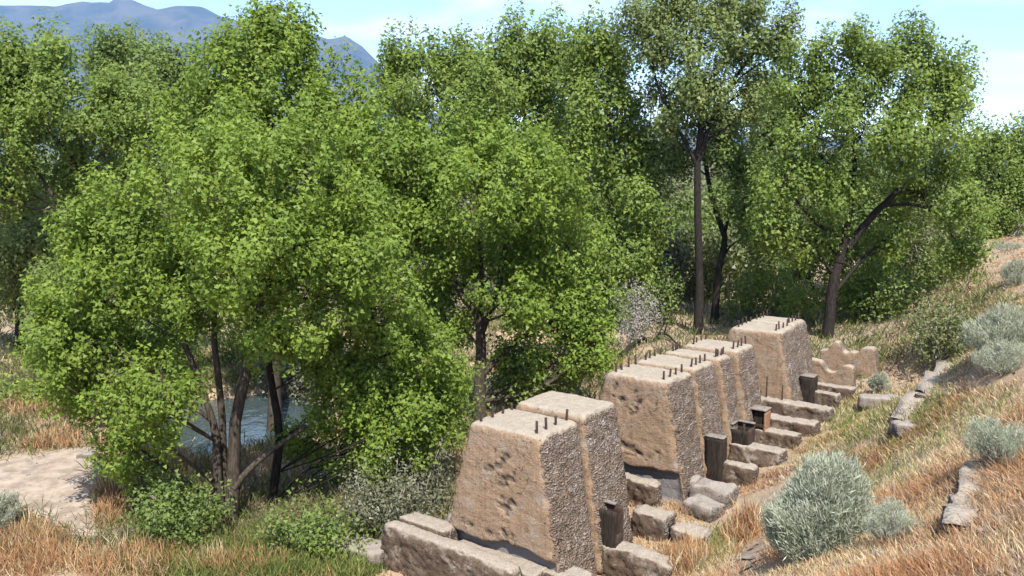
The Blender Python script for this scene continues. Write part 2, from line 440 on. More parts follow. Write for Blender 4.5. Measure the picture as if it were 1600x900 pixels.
def terrain(x, y):
    x = np.asarray(x, float); y = np.asarray(y, float)
    shp = np.broadcast(x, y).shape
    x = np.broadcast_to(x, shp).ravel(); y = np.broadcast_to(y, shp).ravel()
    xc = np.clip(x, -45, 60); yc = np.clip(y, -12, 85)
    z = np.zeros(len(x))
    for a in range(0, len(x), 20000):
        q = slice(a, a + 20000)
        dd = np.sqrt((xc[q, None] - _C[None, :, 0]) ** 2 + (yc[q, None] - _C[None, :, 1]) ** 2)
        z[q] = -dd @ _W[:-3] + _W[-3] + _W[-2] * xc[q] + _W[-1] * yc[q]
    far = np.clip((np.hypot(x - xc, y - yc)) / 120, 0, 1)
    zf = -0.5 + 5.5 * np.clip((y - 90) / 160, 0, 1) * (0.6 + 0.5 * fbm(xyz(x * .006, y * .006), 3))
    z = z * (1 - far) + zf * far
    near = (np.abs(x) < 80) & (y < 120)
    z = z + np.where(near, 0.10 * fbm(xyz(x * .55, y * .55), 4) + 0.03 * vnoise(xyz(x * 3, y * 3, 5.)), 0)
    m = np.full(len(x), -9.0)
    for cx, cy, rx, ry in PONDS:
        e = np.hypot((x - cx) / rx, (y - cy) / ry) + 0.12 * vnoise(xyz(x * .8, y * .8, 9.))
        m = np.maximum(m, (1 - e) * min(rx, ry))
    wgt = np.clip(m / 0.5 + 0.6, 0, 1); wgt = wgt * wgt * (3 - 2 * wgt)
    z = z * (1 - wgt) + (-1.35) * wgt
    return z.reshape(shp)

def tz(x, y): return float(terrain(np.array([x]), np.array([y]))[0])

def hit(px, py, y0=3.0, y1=90.0):
    """Where the line of sight through that place of the photograph meets the ground."""
    Y = np.geomspace(y0, y1, 700)
    P = at(np.full(700, px), np.full(700, py), Y)
    below = P[:, 2] < terrain(P[:, 0], P[:, 1])
    i = int(np.argmax(below)) if below.any() else 699
    p = P[i].copy(); p[2] = tz(p[0], p[1])
    return p

def graded(lo, hi, fine_lo, fine_hi, step, grow):
    a = list(np.arange(fine_lo, fine_hi + 1e-6, step))
    d = step; v = fine_hi
    while v < hi:
        d *= grow; v += d; a.append(v)
    d = step; v = fine_lo
    while v > lo:
        d *= grow; v -= d; a.insert(0, v)
    return np.array(a)
gx = np.clip(graded(-12000, 12000, -24, 36, 0.36, 1.16), -12500, 12500); gy = np.clip(graded(-3000, 8400, 2, 62, 0.36, 1.16), -3300, 8600)
GX, GY = np.meshgrid(gx, gy)
GV = np.stack([GX, GY, terrain(GX, GY)], -1).reshape(-1, 3)
nx_, ny_ = len(gx), len(gy)
ii = (np.arange(ny_ - 1)[:, None] * nx_ + np.arange(nx_ - 1)[None]).ravel()
tag(mesh_obj('ground', GV, np.stack([ii, ii + 1, ii + nx_ + 1, ii + nx_], -1), M_ground, smooth=True), 'dry tan valley floor and hillside soil', kind='structure')

# pond water
mw, nt, N, L, bs = new_mat('pond_water')
bs.inputs['Base Color'].default_value = (0.035, 0.05, 0.05, 1); bs.inputs['Roughness'].default_value = 0.04; bs.inputs['IOR'].default_value = 1.33
bs.inputs['Specular IOR Level'].default_value = 1.0
vec, tc = coords(nt, False)
bp = nd(nt, 'ShaderNodeBump', Strength=0.9, Distance=0.06); L.new(noise(nt, vec, 2.6, 3, 0.5), bp.inputs['Height']); L.new(bp.outputs[0], bs.inputs['Normal'])
wx, wy = np.meshgrid(np.linspace(-16, 9, 26), np.linspace(18, 42, 25))
wi = (np.arange(24)[:, None] * 26 + np.arange(25)[None]).ravel()
tag(mesh_obj('pond_water', np.stack([wx, wy, np.full_like(wx, WATER_Z)], -1).reshape(-1, 3), np.stack([wi, wi + 1, wi + 27, wi + 26], -1), mw), 'still pond behind the trees', kind='structure')

# dirt path: a trodden sheet draped just above the soil
def sheet(name, poly, mat, label, lift=0.03, step=0.2):
    poly = np.asarray(poly)
    lo, hi = poly.min(0), poly.max(0)
    xs = np.arange(lo[0], hi[0], step); ys = np.arange(lo[1], hi[1], step)
    X, Y = np.meshgrid(xs, ys)
    Xj = X + 0.25 * vnoise(xyz(X.ravel() * 1.3, Y.ravel() * 1.3, 2.)).reshape(X.shape); Yj = Y + 0.25 * vnoise(xyz(X.ravel() * 1.3, Y.ravel() * 1.3, 8.)).reshape(X.shape)
    ins = inside(Xj, Yj, poly)
    idx = (np.arange(len(ys) - 1)[:, None] * len(xs) + np.arange(len(xs) - 1)[None])
    keep = ins[:-1, :-1] & ins[1:, :-1] & ins[:-1, 1:] & ins[1:, 1:]
    ii = idx[keep]
    V = np.stack([X, Y, terrain(X, Y) + lift], -1).reshape(-1, 3)
    Fq = np.stack([ii, ii + 1, ii + len(xs) + 1, ii + len(xs)], -1)
    u, inv = np.unique(Fq, return_inverse=True)
    return tag(mesh_obj(name, V[u], inv.reshape(Fq.shape), mat, smooth=True), label, kind='structure')

def inside(x, y, poly):
    r = np.zeros(np.shape(x), bool)
    n = len(poly)
    for i in range(n):
        x1, y1 = poly[i]; x2, y2 = poly[(i + 1) % n]
        c = ((y1 > y) != (y2 > y)) & (x < (x2 - x1) * (y - y1) / (y2 - y1 + 1e-12) + x1)
        r ^= c
    return r
PATH = np.array([hit(*q)[:2] for q in [(-60, 735), (40, 712), (90, 702), (165, 700), (170, 740), (165, 790), (148, 850), (110, 862), (85, 835), (20, 800), (-70, 815)]])
sheet('dirt_path', PATH, M_path, 'pale trodden dirt path on the left')
TRACK = np.array([hit(*q)[:2] for q in [(1150, 905), (1150, 870), (1185, 830), (1190, 770), (1205, 770), (1205, 840), (1195, 905)]])
sheet('foot_track', TRACK, M_path, 'narrow pale track at the foot of the hill')

# ------------------------------------------------------------------ mountains
MR = [(-600, 70), (-400, 30), (-200, 45), (-80, 15), (0, 10), (30, 16), (60, 14), (110, 17), (150, 10), (195, 11), (206, 0), (228, 7), (265, 22), (300, 17), (332, 17), (360, 32), (395, 39), (430, 42), (480, 52), (522, 65), (548, 60), (572, 76), (600, 105), (640, 150), (700, 190), (820, 205), (950, 190), (1100, 205), (1300, 215), (1480, 222), (1570, 216), (1610, 206), (1700, 190), (1900, 170), (2300, 120), (2800, 60)]
MR = np.array(MR, float)
pxs = np.linspace(-600, 2800, 520); ridge_y = np.interp(pxs, MR[:, 0], MR[:, 1])
prof = np.linspace(0, 1, 46)
PXg, Tg = np.meshgrid(pxs, prof)
rr = 3600 + 4200 * Tg                                   # distance ahead
hz = (HY - np.interp(PXg, MR[:, 0], MR[:, 1])) / F * 6000 + H
shape = np.where(Tg < 0.571, (Tg / 0.571) ** 1.15, 1 - 0.45 * (Tg - 0.571) / 0.429)
mx_ = (PXg - 800) / F * rr; my_ = rr
spur = fbm(xyz(mx_.ravel() / 700, my_.ravel() / 1500, 3.), 5, 0.55).reshape(PXg.shape)
ridged = (1 - np.abs(fbm(xyz(mx_.ravel() / 420, my_.ravel() / 1100, 7.), 4, 0.55))).reshape(PXg.shape)
edge = np.clip(np.abs(Tg - 0.571) / 0.16, 0, 1)
mz = hz * shape * (1 + edge * (0.42 * spur + 0.55 * (ridged - 0.85))) - 3 + 6 * (1 - edge) * spur
# keep every slope below the line of sight to the crest
mz = np.where(np.abs(Tg - 0.571) > 0.01, np.minimum(mz, (hz - H) * rr / 6000 * 0.985 + H), mz)
mi = (np.arange(45)[:, None] * 520 + np.arange(519)[None]).ravel()
M_mtn = simple('mountain_scrub', (0.036, 0.052, 0.054), (0.088, 0.088, 0.08), 0.004, 1.0, 0.0, 0.0)
tag(mesh_obj('mountain_range', np.stack([mx_, my_, mz], -1).reshape(-1, 3), np.stack([mi, mi + 1, mi + 521, mi + 520], -1), M_mtn, smooth=True), 'long bare mountain ridge fading to blue', kind='structure')

# ------------------------------------------------------------------ concrete blocks
def weld(V, Fq):
    key = np.round(V * 2000).astype(np.int64)
    u, first, inv = np.unique(key, axis=0, return_index=True, return_inverse=True)
    return V[first], inv.reshape(-1)[Fq]

def round_box(hx, hy, hz, r, res):
    """Box from -h to h with rounded arrises, gridded; returns points, faces, outward normals."""
    Vs, Fs, o = [], [], 0
    h = np.array([hx, hy, hz])
    for ax in range(3):
        a, b = (ax + 1) % 3, (ax + 2) % 3
        na, nb = max(3, int(2 * h[a] / res)), max(3, int(2 * h[b] / res))
        ga = np.linspace(-h[a], h[a], na + 1); gb = np.linspace(-h[b], h[b], nb + 1)
        A, B = np.meshgrid(ga, gb)
        for sg in (-1, 1):
            P = np.zeros((A.size, 3)); P[:, a] = A.ravel(); P[:, b] = B.ravel(); P[:, ax] = sg * h[ax]
            i = (np.arange(nb)[:, None] * (na + 1) + np.arange(na)[None]).ravel()
            q = np.stack([i, i + 1, i + na + 2, i + na + 1], -1)
            if sg < 0: q = q[:, ::-1]
            Vs.append(P); Fs.append(q + o); o += len(P)
    V, Fq = weld(np.concatenate(Vs), np.concatenate(Fs))
    c = np.clip(V, -(h - r), h - r)
    n = norm(V - c)
    return c + n * r, Fq, n

def block(name, t0, t1, s0, s1, z0, z1, mat, r=0.05, res=0.06, rough=(0.008, 0.02, 0.012), batter=(0, 0), warp=None, pits=(), undercut=0.0, seed=0.0, parent=None, lump=0.0, chip=0.0):
    """Cast block in the row's frame: x across the row (uphill), y along it."""
    hx, hy, hz_ = (s1 - s0) / 2, (t1 - t0) / 2, (z1 - z0) / 2
    V, Fq, n = round_box(hx, hy, hz_, r, res)
    Vn = V + seed * 3.7
    wx_ = np.abs(n[:, 0]) ** 2; wy_ = np.abs(n[:, 1]) ** 2; wz_ = np.abs(n[:, 2]) ** 2
    amp = rough[0] * wy_ + rough[1] * wx_ + rough[2] * wz_
    V = V + n * (amp * (1.2 * fbm(Vn * 7, 3, 0.6) + 0.6 * vnoise(Vn * 22)))[:, None]
    if lump: V = V + n * (lump * fbm(Vn * 2.2, 3, 0.5))[:, None]
    if chip:       # broken arrises
        e = np.sort(np.abs(np.stack([V[:, 0] / hx, V[:, 1] / hy, V[:, 2] / hz_], -1)), -1)[:, 1]
        V = V * (1 - np.clip((e - 0.75) / 0.25, 0, 1) * chip * np.clip(fbm(Vn * 4, 2) + 0.2, 0, 1))[:, None]
    recess_shade = np.zeros(len(V))
    front = np.clip(-n[:, 1], 0, 1) ** 4
    for ps, pz, pr, dep in pits:
        dd = np.hypot(V[:, 0] - ps, (V[:, 2] + hz_ + z0 - pz) * 1.0) / pr + 0.8 * fbm(Vn * 7, 3, .7)
        k = np.clip(1.25 - dd, 0, 1) * front
        V[:, 1] += 0.75 * dep * np.clip(k * 2, 0, 1)
        recess_shade = np.maximum(recess_shade, np.clip(k * 2.2, 0, 1))  # pit recesses get their shade as colour too
    zz = V[:, 2] + hz_                                   # height above own base
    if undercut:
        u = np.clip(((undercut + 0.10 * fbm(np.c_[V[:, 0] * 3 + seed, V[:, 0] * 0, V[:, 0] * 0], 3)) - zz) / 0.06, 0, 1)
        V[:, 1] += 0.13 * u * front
        recess_shade = np.where(u * front > 0.3, -1.0, recess_shade)  # negative marks the undercut band for its painted shadow grey
    f = 1 - np.clip(zz / (2 * hz_), 0, 1)
    V[:, 0] += np.where(V[:, 0] < 0, -batter[0] * f * np.clip(-V[:, 0] / hx, 0, 1), batter[1] * f * np.clip(V[:, 0] / hx, 0, 1))
    V[:, 2] = zz
    if warp is not None: V = warp(V, n)
    c = row((t0 + t1) / 2, (s0 + s1) / 2)
    if parent is None:
        return mesh_obj(name, V, Fq, mat, loc=(c[0], c[1], z0), rotz=-AZ, smooth=True, vert_attr=recess_shade)
    pc, pz = parent['_t'], parent['_z']
    V[:, 0] += (s0 + s1) / 2 - pc[1]; V[:, 1] += (t0 + t1) / 2 - pc[0]; V[:, 2] += z0 - pz
    return mesh_obj(name, V, Fq, mat, parent=parent, smooth=True, vert_attr=recess_shade)

def rod_mesh(rad, h, n=8):
    p = np.array([[0, 0, -0.05], [0, 0, h * 0.5], [0, 0, h - 0.004], [0, 0, h]])
    return tube(p, [rad, rad, rad, rad * 0.8], n)

def spall(pits, seed):
    """Each spalled place is a cluster of small irregular holes."""
    r = np.random.default_rng(seed + 300)
    out = []
    for a, b, c, d in pits:
        for _ in range(max(2, int(c * 44))):
            out.append((a + r.normal() * c * .55, b + r.normal() * c * .5, r.uniform(.022, .058), r.uniform(.02, .05)))
    return out

ROWG = 'row of battered concrete piers'
def pier(t0, t1, z0, z1, label, bolts=True, pits=(), undercut=0.0, seed=0, s0=-1.42, s1=0.18, bat=(0.82, 0.48), res=0.06, tts=None, warp=None):
    root = empty('concrete_pier', (*row((t0 + t1) / 2, (s0 + s1) / 2), z0), -AZ)
    tag(root, label, 'concrete pier', ROWG)
    root['_t'] = ((t0 + t1) / 2, (s0 + s1) / 2); root['_z'] = z0
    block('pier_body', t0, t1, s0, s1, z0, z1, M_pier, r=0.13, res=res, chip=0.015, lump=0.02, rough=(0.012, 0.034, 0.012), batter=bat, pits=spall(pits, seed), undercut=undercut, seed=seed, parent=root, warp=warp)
    if bolts:
        V, Fq = rod_mesh(0.024, 0.23)
        me = None
        ts_ = tts if tts else np.linspace(t0 + 0.16, t1 - 0.16, 4)
        for sx in (s1 - 0.20, s0 + 0.20):
            for tt in ts_:
                if me is None:
                    o = mesh_obj('anchor_bolt', V, Fq, M_iron, parent=root, smooth=True); me = o.data
                else:
                    o = bpy.data.objects.new('anchor_bolt', me); COL.objects.link(o); o.parent = root
                o.location = (sx - (s0 + s1) / 2 + rng.uniform(-.015, .015), tt - (t0 + t1) / 2 + rng.uniform(-.02, .02), z1 - z0 - 0.02 + rng.uniform(-.07, .02))
                o.rotation_euler = (rng.uniform(-.09, .09), rng.uniform(-.09, .09), 0)
    del root['_t'], root['_z']
    return root

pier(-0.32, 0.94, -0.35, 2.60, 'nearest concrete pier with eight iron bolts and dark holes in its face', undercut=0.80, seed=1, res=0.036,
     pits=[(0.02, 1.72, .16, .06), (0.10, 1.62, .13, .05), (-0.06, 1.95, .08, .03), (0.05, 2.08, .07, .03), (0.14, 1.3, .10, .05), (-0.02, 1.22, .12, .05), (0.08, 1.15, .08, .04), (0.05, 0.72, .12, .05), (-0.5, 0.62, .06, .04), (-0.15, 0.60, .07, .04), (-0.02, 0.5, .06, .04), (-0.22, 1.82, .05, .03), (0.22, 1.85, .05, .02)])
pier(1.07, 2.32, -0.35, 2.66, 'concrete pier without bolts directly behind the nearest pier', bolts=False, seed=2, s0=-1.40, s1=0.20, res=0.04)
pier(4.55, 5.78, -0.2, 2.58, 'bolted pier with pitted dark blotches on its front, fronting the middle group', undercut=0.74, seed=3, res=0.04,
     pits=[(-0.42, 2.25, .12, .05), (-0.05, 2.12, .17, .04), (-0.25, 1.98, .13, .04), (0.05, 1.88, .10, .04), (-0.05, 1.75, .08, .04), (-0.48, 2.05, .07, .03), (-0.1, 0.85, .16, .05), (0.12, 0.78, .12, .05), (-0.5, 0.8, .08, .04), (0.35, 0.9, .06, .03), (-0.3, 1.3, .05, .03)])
pier(5.95, 7.04, -0.1, 2.60, 'second bolted pier of the middle group, rough end face with no gap before it', seed=4)
pier(7.38, 8.09, 0.0, 2.58, 'narrow bolted pier in the middle group, beside the deep vertical slot', seed=5, s0=-1.38)
pier(8.46, 9.62, 0.1, 2.59, 'rearmost bolted pier of the middle group, behind the deep vertical slot', seed=6, s0=-1.33)
pier(11.45, 12.72, 0.45, 2.62, 'far pier with a plain tan front face and two thin rods before it', seed=7, s0=-1.28, s1=.22, bat=(.7, .5))
pier(12.86, 14.0, 0.5, 2.63, 'farthest bolted pier, at the end of the row by the notched walls', seed=8, s0=-1.25, s1=.14, bat=(.7, .46))

SG = 'low concrete sills along the row'
def sill(t0, t1, s0, s1, z0, z1, label, seed, slope=0.0, r=0.045, **kw):
    def wp(V, n):
        L_ = s1 - s0
        V[:, 2] -= slope * np.clip((V[:, 0] / L_ + 0.1), 0, 1) * L_ * np.clip(V[:, 2] / (z1 - z0), 0, 1)
        V[:, 1] += 0.05 * fbm(np.c_[V[:, 0] * 1.7 + seed, V[:, 2] * 1.1, V[:, 0] * 0], 2)
        return V
    return tag(block('concrete_sill', t0, t1, s0, s1, z0, z1, M_sill, r=r, res=kw.pop('res', 0.05), rough=(0.052, 0.052, 0.026), seed=seed, warp=wp, chip=0.16, **kw), label, 'concrete sill', SG)

# long front sill before the nearest pier, with a back slab at its left end and a groove between
root = empty('concrete_sill', (*row(-0.75, -1.4), -0.75), -AZ)
root['_t'] = (-0.75, -1.4); root['_z'] = -0.75
def front_warp(V, n):
    V[:, 2] -= 0.10 * np.clip((V[:, 0] - 0.2) / 1.4, 0, 1) ** 1.5
    V[:, 1] += 0.04 * fbm(np.c_[V[:, 0] * 1.5, V[:, 2], V[:, 0] * 0], 2)
    return V
block('sill_body', -1.05, -0.66, -2.98, 0.12, -0.75, 0.50, M_sill, r=0.14, res=0.045, rough=(0.04, 0.035, 0.016), batter=(0.30, 0.1), seed=21, parent=root, warp=front_warp, chip=0.05)
block('back_slab', -0.645, -0.20, -2.94, -1.75, -0.75, 0.51, M_sill, r=0.06, res=0.05, rough=(0.01, 0.02, 0.014), seed=22, parent=root, warp=lambda V, n: V + np.c_[np.zeros((len(V), 2)), 0 * V[:, 0]], chip=0.06)
block('ledge', -0.655, -0.10, -1.70, 0.30, -0.75, 0.24, M_sill, r=0.05, res=0.05, rough=(0.01, 0.02, 0.014), seed=25, parent=root)
del root['_t'], root['_z']
tag(root, 'long rounded sill with a groove along its top, before the nearest pier', 'concrete sill', SG)
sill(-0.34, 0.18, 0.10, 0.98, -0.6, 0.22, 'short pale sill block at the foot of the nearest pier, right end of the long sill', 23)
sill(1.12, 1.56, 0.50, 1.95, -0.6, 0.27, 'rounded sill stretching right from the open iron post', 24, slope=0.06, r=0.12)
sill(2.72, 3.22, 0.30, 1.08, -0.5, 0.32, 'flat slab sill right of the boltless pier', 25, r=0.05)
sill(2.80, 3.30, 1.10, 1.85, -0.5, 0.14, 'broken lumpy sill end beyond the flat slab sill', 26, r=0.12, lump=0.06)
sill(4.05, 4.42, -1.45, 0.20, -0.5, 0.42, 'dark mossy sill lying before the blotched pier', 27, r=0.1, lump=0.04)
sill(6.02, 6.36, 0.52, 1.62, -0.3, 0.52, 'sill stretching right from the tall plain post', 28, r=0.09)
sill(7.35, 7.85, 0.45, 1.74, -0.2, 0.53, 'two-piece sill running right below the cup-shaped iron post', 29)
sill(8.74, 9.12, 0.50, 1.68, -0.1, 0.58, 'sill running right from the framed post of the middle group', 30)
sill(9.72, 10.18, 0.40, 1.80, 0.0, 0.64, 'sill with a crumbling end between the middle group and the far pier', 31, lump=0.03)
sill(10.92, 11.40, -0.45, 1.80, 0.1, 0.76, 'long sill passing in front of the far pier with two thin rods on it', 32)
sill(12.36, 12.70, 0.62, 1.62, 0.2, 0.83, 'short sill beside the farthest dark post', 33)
sill(13.28, 13.62, 0.55, 1.78, 0.3, 0.84, 'short sill just before the notched walls', 34)

# posts
def post(t0, t1, s0, s1, z0, z1, label, style):
    c = row((t0 + t1) / 2, (s0 + s1) / 2)
    root = empty('stub_post', (*c, z0), -AZ)
    tag(root, label, 'post', 'dark stub posts beside the piers')
    hx, hy, h = (s1 - s0) / 2, (t1 - t0) / 2, z1 - z0
    def bx(name, x0, x1, y0, y1, a, b, mat, seed, r=0.012):
        V, Fq, n = round_box((x1 - x0) / 2, (y1 - y0) / 2, (b - a) / 2, r, 0.09)
        Vn = V + seed
        V = V + n * (0.008 * fbm(Vn * 9, 3))[:, None] + np.array([(x0 + x1) / 2, (y0 + y1) / 2, (a + b) / 2])
        return mesh_obj(name, V, Fq, mat, parent=root, smooth=True)
    if style == 'plain':
        bx('post_body', -hx, hx, -hy, hy, -0.3, h - 0.045, M_timber, t0)
        bx('post_cap', -hx - .008, hx + .006, -hy - .01, hy + .01, h - 0.044, h - .012, M_cap, t0 + 3)
    elif style == 'framed':
        bx('post_body', -hx + .05, hx - .05, -hy + .06, hy, -0.3, h - 0.045, M_timber, t0)
        bx('flange', -hx, -hx + .048, -hy, hy, -0.3, h - 0.046, M_rust, t0 + 1, .008)
        bx('flange', hx - .048, hx, -hy, hy, -0.3, h - 0.046, M_rust, t0 + 2, .008)
        bx('crosspiece', -hx + .05, hx - .05, -hy + .01, -hy + .058, h * 0.38, h * 0.5, M_timber, t0 + 5, .008)
        bx('post_cap', -hx - .02, hx + .02, -hy - .03, hy + .02, h - 0.044, h, M_cap, t0 + 3)
    else:          # open box of rusted plate: three walls standing above a low floor, one side broken down
        w_ = 0.045
        bx('post_body', -hx + w_, hx - w_, -hy + w_, hy - w_, -0.3, h * 0.55, M_iron, t0)
        bx('back_plate', -hx, hx, hy - w_ + .002, hy, -0.3, h, M_iron, t0 + 1, .008)
        bx('front_plate', -hx, hx, -hy, -hy + w_ - .002, -0.3, h * (0.80 if style == 'cup' else 0.97), M_timber, t0 + 2, .008)
        bx('side_plate', -hx + .002, -hx + w_, -hy + w_, hy - w_, -0.3, h * 0.99, M_iron, t0 + 3, .008)
        bx('side_plate', hx - w_, hx - .002, -hy + w_, hy - w_, -0.3, h * (0.86 if style == 'cup' else 0.6), M_iron, t0 + 4, .008)
        bx('rim', -hx - .02, hx * (1.05 if style == 'cup' else .35), hy - .10, hy + .01, h + .001, h + 0.035, M_cap, t0 + 6, .008)
        if style == 'cup':
            V, Fq = rod_mesh(0.03, 0.28)
            o = mesh_obj('spindle', V, Fq, M_iron, parent=root, smooth=True); o.location = (0.03, 0.0, h * 0.5)
            bx('rim', -hx - .02, -hx + .07, -hy, hy - .11, h * .995, h + 0.03, M_cap, t0 + 7, .008)
    return root
post(1.16, 1.46, 0.42, 0.84, -0.3, 0.96, 'open iron-plated post between the two nearest piers', 'open')
post(5.96, 6.22, 0.44, 0.88, -0.1, 1.10, 'tall plain dark post with a pale cap right of the blotched pier', 'plain')
post(7.42, 7.86, 0.46, 0.92, 0.45, 0.98, 'cup-shaped rusted iron post with a spindle standing in it', 'cup')
post(8.72, 9.10, 0.42, 0.86, 0.3, 1.11, 'framed dark post with rusty flanges, behind the cup-shaped post', 'framed')
post(12.20, 12.62, 0.58, 0.97, 0.4, 1.31, 'farthest dark post, right of the far pier', 'plain')

# notched walls at the far end of the row
def notched(t0, t1, s0, s1, z0, prof_pts, label, seed):
    prof_pts = np.array(prof_pts, float)
    V, Fq, n = round_box((s1 - s0) / 2, (t1 - t0) / 2, 0.5, 0.04, 0.05)
    xx = V[:, 0] + (s1 - s0) / 2
    top = np.interp(xx, prof_pts[:, 0], prof_pts[:, 1])
    V = V + n * (0.02 * fbm((V + seed) * 7, 3))[:, None]
    V[:, 2] = (V[:, 2] + 0.5) * top
    c = row((t0 + t1) / 2, (s0 + s1) / 2)
    return tag(mesh_obj('notched_wall', V, Fq, M_pier, loc=(*c, z0), rotz=-AZ, smooth=True, vert_attr=np.zeros(len(V))), label, 'concrete wall', 'broken notched walls beyond the last pier')
notched(14.25, 14.55, 0.15, 1.55, 0.3, [(0, 1.06), (.38, 1.04), (.48, .92), (.56, .78), (.68, .72), (.82, .74), (.95, .84), (1.05, .96), (1.2, 1.0), (1.34, .96), (1.4, .85)], 'nearer notched concrete wall with a U-shaped dip in its top', 41)
notched(15.75, 16.15, 0.05, 1.85, 0.35, [(0, 1.0), (.25, 1.05), (.42, 1.32), (.52, 1.36), (.62, 1.28), (.70, 1.08), (.84, 1.0), (1.0, 1.08), (1.12, 1.05), (1.22, 1.1), (1.32, 1.24), (1.6, 1.28), (1.7, 1.2), (1.8, .5)], 'farther notched wall with a rounded knob and a tall right end', 42)

# two thin rods standing on the far sill
for (tt, ss, hh, lab) in ((11.2, -0.02, 0.62, 'taller thin iron rod on the long far sill'), (11.2, 0.43, 0.44, 'shorter thin iron rod on the long far sill, right of the taller')):
    V, Fq = rod_mesh(0.022, hh)
    c = row(tt, ss)
    tag(mesh_obj('iron_rod', V, Fq, M_iron, loc=(c[0], c[1], 0.75), smooth=True), lab, 'iron rod', 'thin rods on the far sill')

# loose rubble
def rock(p, size, label, seed, rotz=0.0, cat='rock', name='rock', mat=None, sink=0.3):
    V, Fq, n = round_box(size[0] / 2, size[1] / 2, size[2] / 2, min(size) * 0.3, min(size) / 7)
    V = V + n * (min(size) * 0.28 * fbm((V + seed) * (1.6 / max(size) + 1.2), 3) + min(size) * 0.06 * fbm((V + seed) * 9, 3))[:, None]
    V[:, 2] += size[2] * (0.5 - sink)
    return tag(mesh_obj(name, V, Fq, mat or M_rock, loc=tuple(p), rotz=rotz, smooth=True, vert_attr=np.zeros(len(V))), label, cat)
c = row(4.95, 1.15); rock((c[0], c[1], .05), (.95, .6, .5), 'big pale rubble boulder with a shaded hollow, right of the blotched pier', 51, -AZ)
c = row(5.15, 0.35); rock((c[0], c[1], .05), (.75, .5, .42), 'pale rubble lump left of the big pale boulder', 52, -AZ + .2)
c = row(4.35, 1.15); rock((c[0], c[1], -.05), (.8, .6, .34), 'low grey rubble slab in front of the big pale boulder', 53, -AZ - .2)
c = row(0.3, -2.05); rock((c[0], c[1], -.1), (.6, .7, .8), 'whitish stone wedged behind the left foot of the nearest pier', 54, -AZ)
c = row(-1.05, -3.6); rock((c[0], c[1], -.25), (1.3, .6, .28), 'pale flat slab lying left of the long front sill', 55, -AZ + .3)
rock(hit(1415, 676), (.5, .4, .28), 'pale stone lying in the grass at mid slope', 56)
rock(hit(1378, 632), (1.2, .5, .3), 'low grey stone at the foot of the slope past the notched walls', 57, -.3)
rock(hit(300, 698), (.5, .4, .26), 'dark stone at the far edge of the dirt path', 58)
rock(hit(136, 716), (.4, .3, .2), 'small pale stone at the top of the dirt path', 59)
rock(hit(277, 712), (.55, .35, .35), 'white boulder at the pond edge left of the many-stemmed tree', 60)

# broken retaining walls on the hillside
def hill_wall(pts, w_, h_, label, seed):
    P = np.array([hit(*q) for q in pts])
    P = smooth_path(P, 26); P[:, 2] = terrain(P[:, 0], P[:, 1])
    n_ = len(P)
    P[:, 2] += h_ * 0.35 * (fbm(np.c_[np.arange(n_) * .35 + seed, np.zeros(n_), np.zeros(n_)], 2))
    tng = norm(np.gradient(P[:, :2], axis=0)); nrm = np.c_[-tng[:, 1], tng[:, 0]]
    prof = np.array([(-.5, -.6), (-.5, .0), (-.5, .86), (-.47, 1), (-.15, 1.02), (.15, .98), (.47, .95), (.5, .8), (.5, .0), (.5, -.6)])
    V = np.zeros((n_, len(prof), 3))
    V[..., :2] = P[:, None, :2] + nrm[:, None] * (prof[None, :, 0] * w_)[..., None]
    V[..., 2] = P[:, 2:3] + prof[None, :, 1] * h_
    V = V.reshape(-1, 3)
    V = V + 0.05 * np.stack([fbm(V * 3 + seed, 3), fbm(V * 3 + seed + 9, 3), 0.7 * fbm(V * 3 + seed + 20, 3)], -1) + 0.03 * np.stack([vnoise(V * 11 + seed + k) for k in range(3)], -1)
    k = len(prof)
    i = np.arange(n_ - 1)[:, None] * k + np.arange(k - 1)[None]
    Fq = np.stack([i, i + 1, i + k + 1, i + k], -1).reshape(-1, 4)
    caps = []
    for e in (0, n_ - 1):
        for q in range(k // 2 - 1): caps.append([e * k + q, e * k + q + 1, e * k + k - 2 - q, e * k + k - 1 - q])
    base = P[0]
    return tag(mesh_obj('ruined_wall', V - base, np.concatenate([Fq, np.array(caps)]), M_sill, loc=tuple(base), smooth=True, vert_attr=np.zeros(len(V))), label, 'ruined wall', 'ruined retaining walls on the slope')
hill_wall([(1405, 668), (1432, 632), (1458, 598), (1474, 572)], 0.42, 0.17, 'long pale ruined wall climbing the slope above the notched walls', 61)
hill_wall([(1497, 842), (1507, 806), (1518, 770), (1530, 736)], 0.24, 0.11, 'short broken wall end in orange grass on the near slope', 62)

